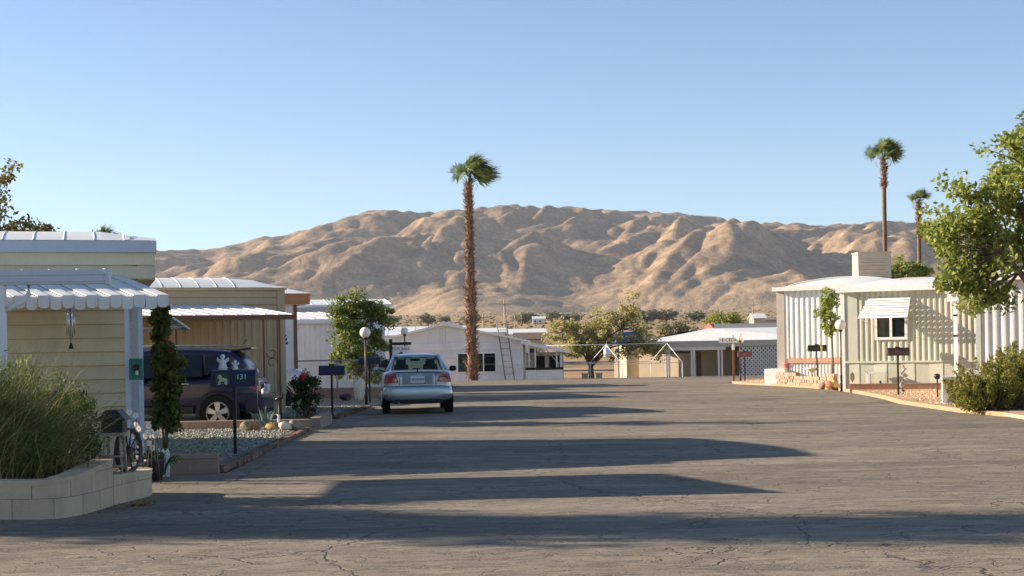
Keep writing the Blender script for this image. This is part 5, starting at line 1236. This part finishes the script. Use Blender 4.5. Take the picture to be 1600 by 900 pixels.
MB().tube([(-.09, 0, -.05), (-.09, 0, .85), (-.07, 0, .93), (0, 0, .96), (.06, 0, .92), (.06, 0, .86)], .008, 6).build('hook', BLACK, sh); MB().lathe([(.07, 0), (.075, .02), (.075, .09), (.03, .13)], (.05, 0, .66), 8).build('lamp_body', GREYM, sh); MB().tube([(.05, 0, .78), (.05, 0, .87)], .005, 4).build('chain', GREYM, sh)
st = thing('garden_ornament', 'small dark cat ornament on a post behind the agave', 'ornament', (A(437, 668, 28.35)[0], 28.3, .05)); MB().tube([(0, 0, -.05), (0, 0, .52)], .012, 6).build('stake', BLACK, st); m_ = MB(); m_.tube([(-.06, 0, .55), (0, 0, .57), (.06, 0, .59), (.08, 0, .66)], [.03, .035, .03, .025], 8); m_.build('figure', BLACK, st)
# juniper, spiky
jx, jy = G(1555, 647); JB = thing('juniper_bush', 'spreading bushy juniper at the street edge below the big tree', 'shrub', (jx + .15, jy + .5, .03)); g = random.Random(9)
cs = crown_centers([(-.1, 0, .5, .75, .7, .52), (.5, 0, .72, .75, .7, .55), (-.55, 0, .38, .35, .6, .36), (1.0, 0, .6, .8, .7, .6)], 330, 77, .5); m_ = MB(); pts = []
for c in cs:
    if c[2] < .04: c = (c[0], c[1], .06)
    d = (Vector(c) - Vector((c[0] * .3, c[1] * .3, -.2))).normalized()
    m_.tube([(c[0] * .25, c[1] * .25, 0), c], [.012, .004], 4, False)
    for k in range(100):
        f = g.random(); s = .15 * (1 - f * .75); pts.append(Vector(c) + d * (f - .35) * .32 + Vector((g.gauss(0, s * .5), g.gauss(0, s * .5), g.gauss(0, s * .4))))
m_.build('stems', BARK, JB); leaves_mesh('foliage', np.array([tuple(p) for p in pts]), .066, L_JUN, 78, .33, .9, JB)

# ------------------------------------------------------------------ small things by the cream house
wc = thing('wind_chime', 'silver wind chime hanging from the scalloped awning', 'wind chime', (A(110, 480, 19.75)[0], 19.75, 0))
zc = A(110, 484, 19.75)[1]; zl = A(110, 524, 19.75)[1]
MB().tube([(0, 0, zc + .12), (0, 0, zl - .1)], .004, 4).build('cord', BLACK, wc); MB().lathe([(.055, 0), (.06, .015), (.02, .03)], (0, 0, zc), 14).build('disc', WOODW, wc)
for i in range(6): a = i * 1.047 + .2; MB().tube([(.05 * math.cos(a), .05 * math.sin(a), zc), (.05 * math.cos(a), .05 * math.sin(a), zl + .04 * math.sin(i * 2.1))], .0085, 6).build('tube', M('chime_silver', (.72, .68, .64), .3, .05, 5, metal=.6), wc)
MB().prism([(-.035, -.03), (.035, -.03), (.028, .0), (0, .07), (-.028, 0)], .012, 'y', -.006).build('sail', BLACK, wc, (0, 0, zl - .15))
hp_ = thing('hanging_plaque', 'green framed plaque fixed between the awning posts', 'plaque', (A(213, 577, 19.75)[0], 19.75, A(213, 577, 19.75)[1]))
GRN = M('plaque_green', (.035, .17, .125), .6, .15, 9)
MB().b2((-.075, -.008, -.125), (.075, .008, .125)).build('panel', GRN, hp_)
fr = MB()
for lo, hi in (((-.095, -.02, -.145), (.095, -.009, -.12)), ((-.095, -.02, .12), (.095, -.009, .145)), ((-.095, -.02, -.12), (-.072, -.009, .12)), ((.072, -.02, -.12), (.095, -.009, .12))): fr.b2(lo, hi)
fr.build('frame', M('plaque_frame', (.05, .22, .16), .6, .15, 9), hp_)
MB().prism([(-.04, -.02), (.03, -.04), (.045, .05), (.0, .075), (-.045, .05)], .006, 'y', -.015).build('motif', BLACK, hp_); MB().b2((-.008, -.016, -.075), (.03, -.0085, -.02)).build('motif_light', FIGW, hp_)
# stool with black house lantern
sx0, sy0 = A(179, 700, 15.15)[0], 15.15
stl = thing('wooden_stool', 'weathered white wooden stool at the end of the planter', 'stool', (sx0, sy0, .27)); zt_ = A(179, 678, sy0)[1] - .27
for dx_ in (-1, 1):
    for dy_ in (-1, 1): MB().tube([(dx_ * .10, dy_ * .09, -.02), (dx_ * .075, dy_ * .07, zt_ - .02)], .014, 6).build('leg', WOODW, stl)
MB().b2((-.125, -.11, zt_ - .02), (.125, .11, zt_ + .015)).build('seat', WOODW, stl)
for z in (.1, .2): MB().tube([(-.115, -.1, z), (.115, -.1, z)], .01, 5).build('rung', WOODW, stl)
bh = thing('birdhouse', 'black house shaped lantern on the wooden stool', 'birdhouse', (sx0, sy0, zt_ + .285))
MB().b2((-.11, -.09, 0), (.11, .09, .14)).build('body', BLACK, bh); m_ = MB(); m_.prism([(-.15, .13), (.15, .13), (.06, .235), (-.06, .235)], .24, 'y', -.12); m_.build('roof', BLACK, bh)
# iron wheel standing on the low step
wx, wy = A(201, 712, 15.4)[0], 15.4
ww = thing('iron_wheel', 'old iron spoked wheel standing on the low planter step', 'wheel', (wx, wy, .275), R(74)); rw = .235
pr = [(rw, -.03), (rw, .03), (rw - .02, .03), (rw - .02, -.03), (rw, -.03)]
MB().lathe(pr, (0, 0, rw), 36, 'y', False).build('rim', M('old_iron', (.10, .09, .09), .7, .2, 12), ww)
for i in range(10): a = i * math.pi / 5; MB().tube([(.03 * math.cos(a), 0, rw + .03 * math.sin(a)), ((rw - .015) * math.cos(a), 0, rw + (rw - .015) * math.sin(a))], .008, 5).build('spoke', BLACK, ww)
MB().lathe([(.04, -.04), (.045, 0), (.04, .04)], (0, 0, rw), 12, 'y').build('hub', BLACK, ww)
# glass flower ornaments on wire stems
g = random.Random(12); FLW = M('frosted_glass_flower', (.74, .70, .62), .3, .1, 20); STM = M('wire_stem', (.05, .05, .05), .6)
for i, (px, py) in enumerate([(186, 665), (195, 671), (202, 644), (197, 651), (212, 650), (214, 663), (218, 670), (209, 682), (228, 681), (232, 666), (221, 695), (232, 692), (239, 700), (241, 680), (186, 677), (245, 679), (236, 675)]):
    Y_ = 17.3 + g.uniform(-.2, .3); x_, z_ = A(px, py, Y_); f = thing('flower_ornament', 'white glass flower ornament on a wire stem beside the wooden stool', 'ornament', (x_, Y_, 0), 0, 'glass flower ornaments by the stool')
    MB().tube([(g.uniform(-.05, .05), .03, -.02), (0, .02, z_ * .6), (0, .012, z_)], .005, 4).build('stem', STM, f)
    h_ = MB(); h_.lathe([(.006, .012), (.02, .0), (.034, -.012), (.036, -.016)], (0, 0, 0), 12, 'y'); h_.build('head', FLW, f, (0, 0, z_)).rotation_euler = (g.uniform(-.4, .4), 0, g.uniform(-.5, .5)); MB().lathe([(.001, -.014), (.011, -.012), (.011, 0.0)], (0, 0, 0), 8, 'y').build('centre', WOODW, f, (0, -.004, z_))
def pot(label, x, y, z, r, h, mat, plant=None):
    t = thing('plant_pot', label, 'pot', (x, y, z)); MB().lathe([(r * .75, 0), (r, h * .85), (r * 1.12, h * .86), (r * 1.12, h), (r * .9, h), (r * .85, h * .8)], (0, 0, 0), 16).build('pot', mat, t)
    if plant: leaves_mesh('plant', clump_pts([(0, 0, h * 1.25), (r * .5, 0, h * 1.1), (-r * .5, 0, h * 1.15)], [r * .8] * 3, 26, int(x * 100) % 97), .07, plant, 3, .5, .8, t)
    return t
pot('dark plum plant pot beside the glass flowers', A(241, 705, 17.6)[0], 17.6, 0, .12, .26, M('plum_pot', (.07, .045, .055), .5), L_DARK)
pot('pale stone pot behind the glass flowers', A(222, 705, 17.9)[0], 17.9, 0, .13, .2, WSTONE, L_SAGE)
sp = thing('strap_leaf_plant', 'green strap leaved plant arching beside the plum pot', 'plant', (A(254, 712, 17.9)[0], 17.9, .0))
for i in range(9):
    a = rng.uniform(-.6, .9); m_ = MB(); vs = []; L_ = rng.uniform(.3, .5)
    for k in range(5): f = k / 4; vs += [(L_ * f * math.cos(a) * .5 - .012 * (1 - f), rng.uniform(-.01, .01) + .05 * math.sin(i) * f, .03 + L_ * (f - .75 * f * f) * 1.5), (L_ * f * math.cos(a) * .5 + .018 * (1 - f), .05 * math.sin(i) * f, .03 + L_ * (f - .75 * f * f) * 1.5 + .01)]
    m_.add(vs, [(2 * k, 2 * k + 1, 2 * k + 3, 2 * k + 2) for k in range(4)]); m_.build('leaf', leafmat('strap_leaf', (.02, .09, .02), (.05, .16, .04)), sp)
wf = thing('small_fence_panel', 'small white picket panel behind the plum pot', 'panel', (A(252, 712, 18.1)[0], 18.1, 0)); 
for i in range(4): MB().prism([(-.02, 0), (.02, 0), (.02, .34), (0, .37), (-.02, .34)], .015, 'y', 0).build('picket', WHITE, wf, (-.09 + i * .055, 0, -.02))
for z in (.1, .26): MB().b2((-.12, .016, z), (.1, .03, z + .03)).build('rail', WHITE, wf)
# fallen yellow leaves by the wall
m_ = MB(); g = random.Random(2); lx, ly = G(222, 788)
for i in range(160): x_, y_, a = lx + g.gauss(0, .06), ly + g.gauss(0, .1), g.uniform(0, 6.28); s = g.uniform(.012, .025); m_.add([(x_ + s * math.cos(a + k * 1.57), y_ + s * math.sin(a + k * 1.57), .006 + g.uniform(0, .012)) for k in range(4)], [(0, 1, 2, 3)])
tag(m_.build('leaf_litter', M('yellow_litter', (.38, .22, .05), .9, .3, 30), kind='stuff'), 'small heap of yellow leaf litter at the end of the planter wall', 'leaves')

# ------------------------------------------------------------------ right side small things
# stacked stone wall
sw = thing('stone_wall', 'dry stacked pale stone wall before the white ribbed trailer', 'wall', (9.6, 53.6, 0)); me = MB().box((0, 0, 0), (.118, .16, .118), taper=.96).mesh('stone'); STN = M('stacked_stone', (.36, .25, .18), .95, .25, 9, bump=.4, bscale=30, rnd=.22); me.materials.append(STN)
A0, A1_ = Vector((9.65, 53.4)), Vector((10.75, 48.9))
for c in range(4):
    n_ = 44
    for i in range(n_):
        f = (i + (.5 if c % 2 else 0)) / n_
        if c == 3 and f > .35 and f < .85: continue
        p = A0.lerp(A1_, f) + Vector((rng.uniform(-.02, .02), 0)); o = link('stone', me, None, sw, (p.x - 9.6, p.y - 53.6, .08 + c * .115), (rng.uniform(-.06, .06), rng.uniform(-.06, .06), math.atan2(A1_.y - A0.y, A1_.x - A0.x) + rng.uniform(-.15, .15)))
bb = thing('bird_bath', 'white pedestal bird bath beside the black mailbox', 'bird bath', (A(1268, 590, 50.9)[0], 50.9, .03)); MB().lathe([(.14, 0), (.12, .05), (.06, .1), (.06, .45), (.1, .52), (.26, .58), (.28, .62), (.22, .60)], (0, 0, 0), 16).build('pedestal', WSTONE, bb)
pot('pink terracotta pot on the white step', A(1229, 572, 53.9)[0], 53.9, .598, .12, .2, M('pink_pot', (.62, .22, .17), .7))
for i, (px, py, s, mt, lb) in enumerate(((1296, 604, .16, RR, 'reddish rock at the foot of the globe lamp by the olive trailer'), (1304, 598, .17, RY, 'ochre rock behind the reddish rock by the olive trailer'), (1289, 606, .13, ROCKM, 'brown rock at the end of the stacked stone wall'), (1308, 607, .12, WSTONE, 'white rock beside the lamp by the olive trailer'))): rock(lb, A(px, py, 47.6)[0], 47.6 + .2 * i, .04, (s, s * .9, s), mt, 90 + i)
# white bench/planter stool, totem, spade-like ornament
pb = thing('garden_bench', 'small white garden bench with a dark ornament before the olive trailer', 'bench', (A(1357, 605, 45.7)[0], 45.75, .1), R(-20))
MB().b2((0, 0, .42), (.55, .3, .48)).build('seat', OFFW, pb); MB().b2((0, .02, .1), (.5, .28, .14)).build('shelf', OFFW, pb)
for x_ in (0, .47): MB().b2((x_, 0, -.08), (x_ + .06, .28, .42)).build('leg', OFFW, pb)
MB().prism([(-.12, .52), (-.06, .48), (.0, .40), (0, .0), (-.04, 0)], .2, 'y', .04).build('arm', OFFW, pb); MB().lathe([(.02, 0), (.06, .03), (.06, .1), (.03, .14), (.045, .18), (.01, .22)], (.38, -.06, .0), 10).build('ornament', BLACK, pb)
tm = thing('totem_statue', 'weathered grey totem statue behind the dark brown mailbox', 'statue', (A(1410, 620, 40.6)[0], 40.6, .04)); TOT = M('totem_grey', (.36, .33, .28), .9, .35, 14, bump=.6)
m_ = MB(); m_.tube([(0, 0, -.03), (.03, 0, .12), (-.02, 0, .25), (.05, 0, .4), (.1, 0, .52), (.02, 0, .6), (.06, 0, .72), (.04, 0, .82)], [.06, .05, .07, .06, .09, .06, .08, .03], 9); m_.build('carving', TOT, tm); MB().tube([(.05, -.05, .48), (.14, -.08, .38)], [.04, .02], 6).build('limb', TOT, tm)
sn = thing('leaf_ornament', 'straw coloured leaf shaped garden stake beside the olive trailer', 'ornament', (A(1333, 607, 45.7)[0], 45.8, .04)); MB().tube([(.02, 0, -.05), (.01, 0, .22), (0, 0, .3)], .012, 5).build('stake', WSTONE, sn); MB().prism([(0, .22), (.07, .34), (.065, .48), (0, .57), (-.065, .48), (-.07, .34)], .015, 'y', -.02).build('leaf_blade', M('straw', (.50, .40, .22), .8, .2, 12), sn)
wbx, wby = G(1480, 634)
ub = thing('utility_pedestal', 'white boxy utility pedestal half hidden by the juniper', 'utility box', (wbx, wby, .02), R(-14)); MB().b2((-.10, 0, -.05), (.30, .35, .62)).build('cabinet', WHITE, ub); MB().b2((-.12, -.02, .621), (.32, .37, .66)).build('lid', WHITE, ub); MB().b2((.02, -.006, .0), (.04, -.001, .61)).build('door_seam', GREYM, ub)
pl2 = thing('path_light', 'small black path light beside the white utility pedestal', 'lamp', (A(1465, 620, 37.5)[0], 37.5, .04)); MB().tube([(0, 0, -.05), (0, 0, .5)], .02, 6).build('stake', BLACK, pl2); MB().lathe([(.05, .5), (.09, .56), (.07, .62), (.02, .64)], (0, 0, 0), 10).build('cap', BLACK, pl2)
MB().prism([(9.62, 27.2), (9.72, 29.2), (10.2, 30.0), (13, 30.4), (13, 26)], .07, 'z', .0).build('kerb_slab', M('pinkish_concrete', (.48, .31, .22), .9, .12, 5, bump=.3), kind='structure')
# tan posts flanking the pale tree trunk
for px, nm in ((914, 'left'), (936, 'right')):
    o = thing('planter_box', 'tan masonry planter post %s the pale tree trunk' % ('left of' if nm == 'left' else 'right of'), 'planter', (A(px, 590, 80.5)[0], 80.5, -.85)); MB().box((0, 0, .42), (.34, .34, .95), taper=.92).build('body', BEIGE, o); MB().box((0, 0, .92), (.4, .4, .06)).build('cap', BEIGE, o)

# ------------------------------------------------------------------ far buildings and poles
def far_house(label, px0, px1, py_e, py_r, Y, wall, roof, gable=None, group=None):
    x0, ze_ = A(px0, py_e, Y); x1, _ = A(px1, py_e, Y); zr = A((px0 + px1) / 2, py_r, Y)[1]; zg = ground_z(Y) - .2
    # the roof ridge runs along x, 3 m back
    t = thing('far_house', label, 'house', (x0, Y, zg), 0, group); L_ = x1 - x0; he = max(ze_ - zg, 2.0); hr = max(zr - zg, he + .3)
    m_ = MB(); m_.prism([(0, 0), (6, 0), (6, he), (3, hr - .05), (0, he)], L_, 'x', 0); m_.build('wall', wall, t)
    for ya, yb_ in ((-.3, 3), (6.3, 3)):
        m_ = MB(); m_.add([(-.3, ya, he), (L_ + .3, ya, he), (L_ + .3, yb_, hr), (-.3, yb_, hr), (-.3, ya, he - .12), (L_ + .3, ya, he - .12), (L_ + .3, yb_, hr - .12), (-.3, yb_, hr - .12)], [(0, 1, 2, 3), (7, 6, 5, 4), (0, 4, 5, 1), (1, 5, 6, 2), (2, 6, 7, 3), (3, 7, 4, 0)]); m_.build('roof', roof, t)
    for k in range(max(1, int(L_ / 3))): MB().b2((1 + k * 3, -.04, he * .35), (2.1 + k * 3, .01, he * .72)).build('window', DARKIN, t)
    if gable: MB().prism([(-.2, he), (3, hr + .12), (6.2, he), (6.2, he - .35), (3, hr - .3), (-.2, he - .35)], .1, 'x', -.42).build('gable_board', gable, t)
    return t
GROOF = M('grey_shingle', (.20, .19, .18), .9, .15, 6)
far_house('long house with grey shingle roof and red gable board', 1122, 1320, 513, 503.5, 125, OFFW, GROOF, M('red_board', (.42, .09, .06), .7))
far_house('white roofed far house left of the ladder top', 745, 788, 519, 512, 190, OFFW, WROOF)
far_house('white roofed far house right of the ladder top', 796, 852, 522, 513, 200, GREYW, WROOF)
far_house('tan walled far house below the white roofs', 806, 850, 530, 519, 150, BEIGE, M('brown_roof', (.16, .11, .08), .9))
far_house('small pale far building out on the plain', 832, 852, 498, 494, 900, OFFW, WROOF)
far_house('cream far building with flat pale roof beyond the grey shingle roof', 1178, 1196, 497, 489, 300, BEIGE, OFFW)
far_house('long low pale building far right beyond the beige house', 1196, 1300, 500, 494, 320, BEIGE, GROOF)
tp = thing('tarp_covered_camper', 'blue tarp covered camper behind the pale tree', 'camper', (A(962, 535, 118)[0], 118, -1.1), R(6)); BT = M('blue_tarp', (.03, .09, .33), .5, .2, 2)
wd_ = A(1012, 535, 118)[0] - A(962, 535, 118)[0]; ht_ = A(990, 517, 118)[1] + 1.1
m_ = MB(); m_.prism([(0, ht_ - .95), (.1, ht_ - .5), (.6, ht_ - .1), (wd_ - .6, ht_), (wd_ - .05, ht_ - .2), (wd_, ht_ - .95)], 2.2, 'y', 0); m_.build('tarp', BT, tp); MB().b2((.2, .1, .0), (wd_ - .2, 2.1, ht_ - .96)).build('camper_body', M('camper_tan', (.22, .17, .12), .8), tp); MB().b2((wd_ * .6, -.05, ht_ - .45), (wd_ - .1, -.003, ht_ - .1)).build('white_patch', WHITE, tp)
for i, (px, pt, Y, lb) in enumerate(((788, 468, 210, 'tallest wooden utility pole behind the ladder'), (755, 490, 240, 'wooden utility pole between the shaggy palm and the ladder'), (804, 493, 330, 'thin far utility pole right of the ladder'), (1176, 472, 330, 'thin utility pole rising behind the grey shingle roof'), (1217, 486, 330, 'utility pole beside the white ribbed trailer corner'))):
    x_, zt_ = A(px, pt, Y); zg = ground_z(Y) - .1; t = thing('utility_pole', lb, 'utility pole', (x_, Y, zg)); hh = zt_ - zg
    MB().tube([(0, 0, -.2), (0, 0, hh)], [.17, .11], 8).build('pole', WOODW, t); MB().b2((-.9, -.06, hh - .7), (.9, .06, hh - .58)).build('crossarm', WOODW, t)
    for xx in (-.8, 0, .8): MB().lathe([(.05, 0), (.06, .1), (.03, .16)], (xx, 0, hh - .58), 6).build('insulator', GREYM, t)

# ------------------------------------------------------------------ thin desert haze
hz = MB().b2((-3400, -120, -4), (3400, 6600, 720)).build('haze', None, kind='stuff')
hm = bpy.data.materials.new('haze_air'); hm.use_nodes = True; n = hm.node_tree.nodes; n.remove(n['Principled BSDF'])
pv = n.new('ShaderNodeVolumePrincipled'); pv.inputs['Color'].default_value = (.86, .90, 1, 1); pv.inputs['Density'].default_value = 4.2e-5; pv.inputs['Anisotropy'].default_value = .2
hm.node_tree.links.new(pv.outputs[0], n['Material Output'].inputs['Volume']); hz.data.materials.append(hm)
tag(hz, 'thin pale blue haze in the air before the hills', 'haze')
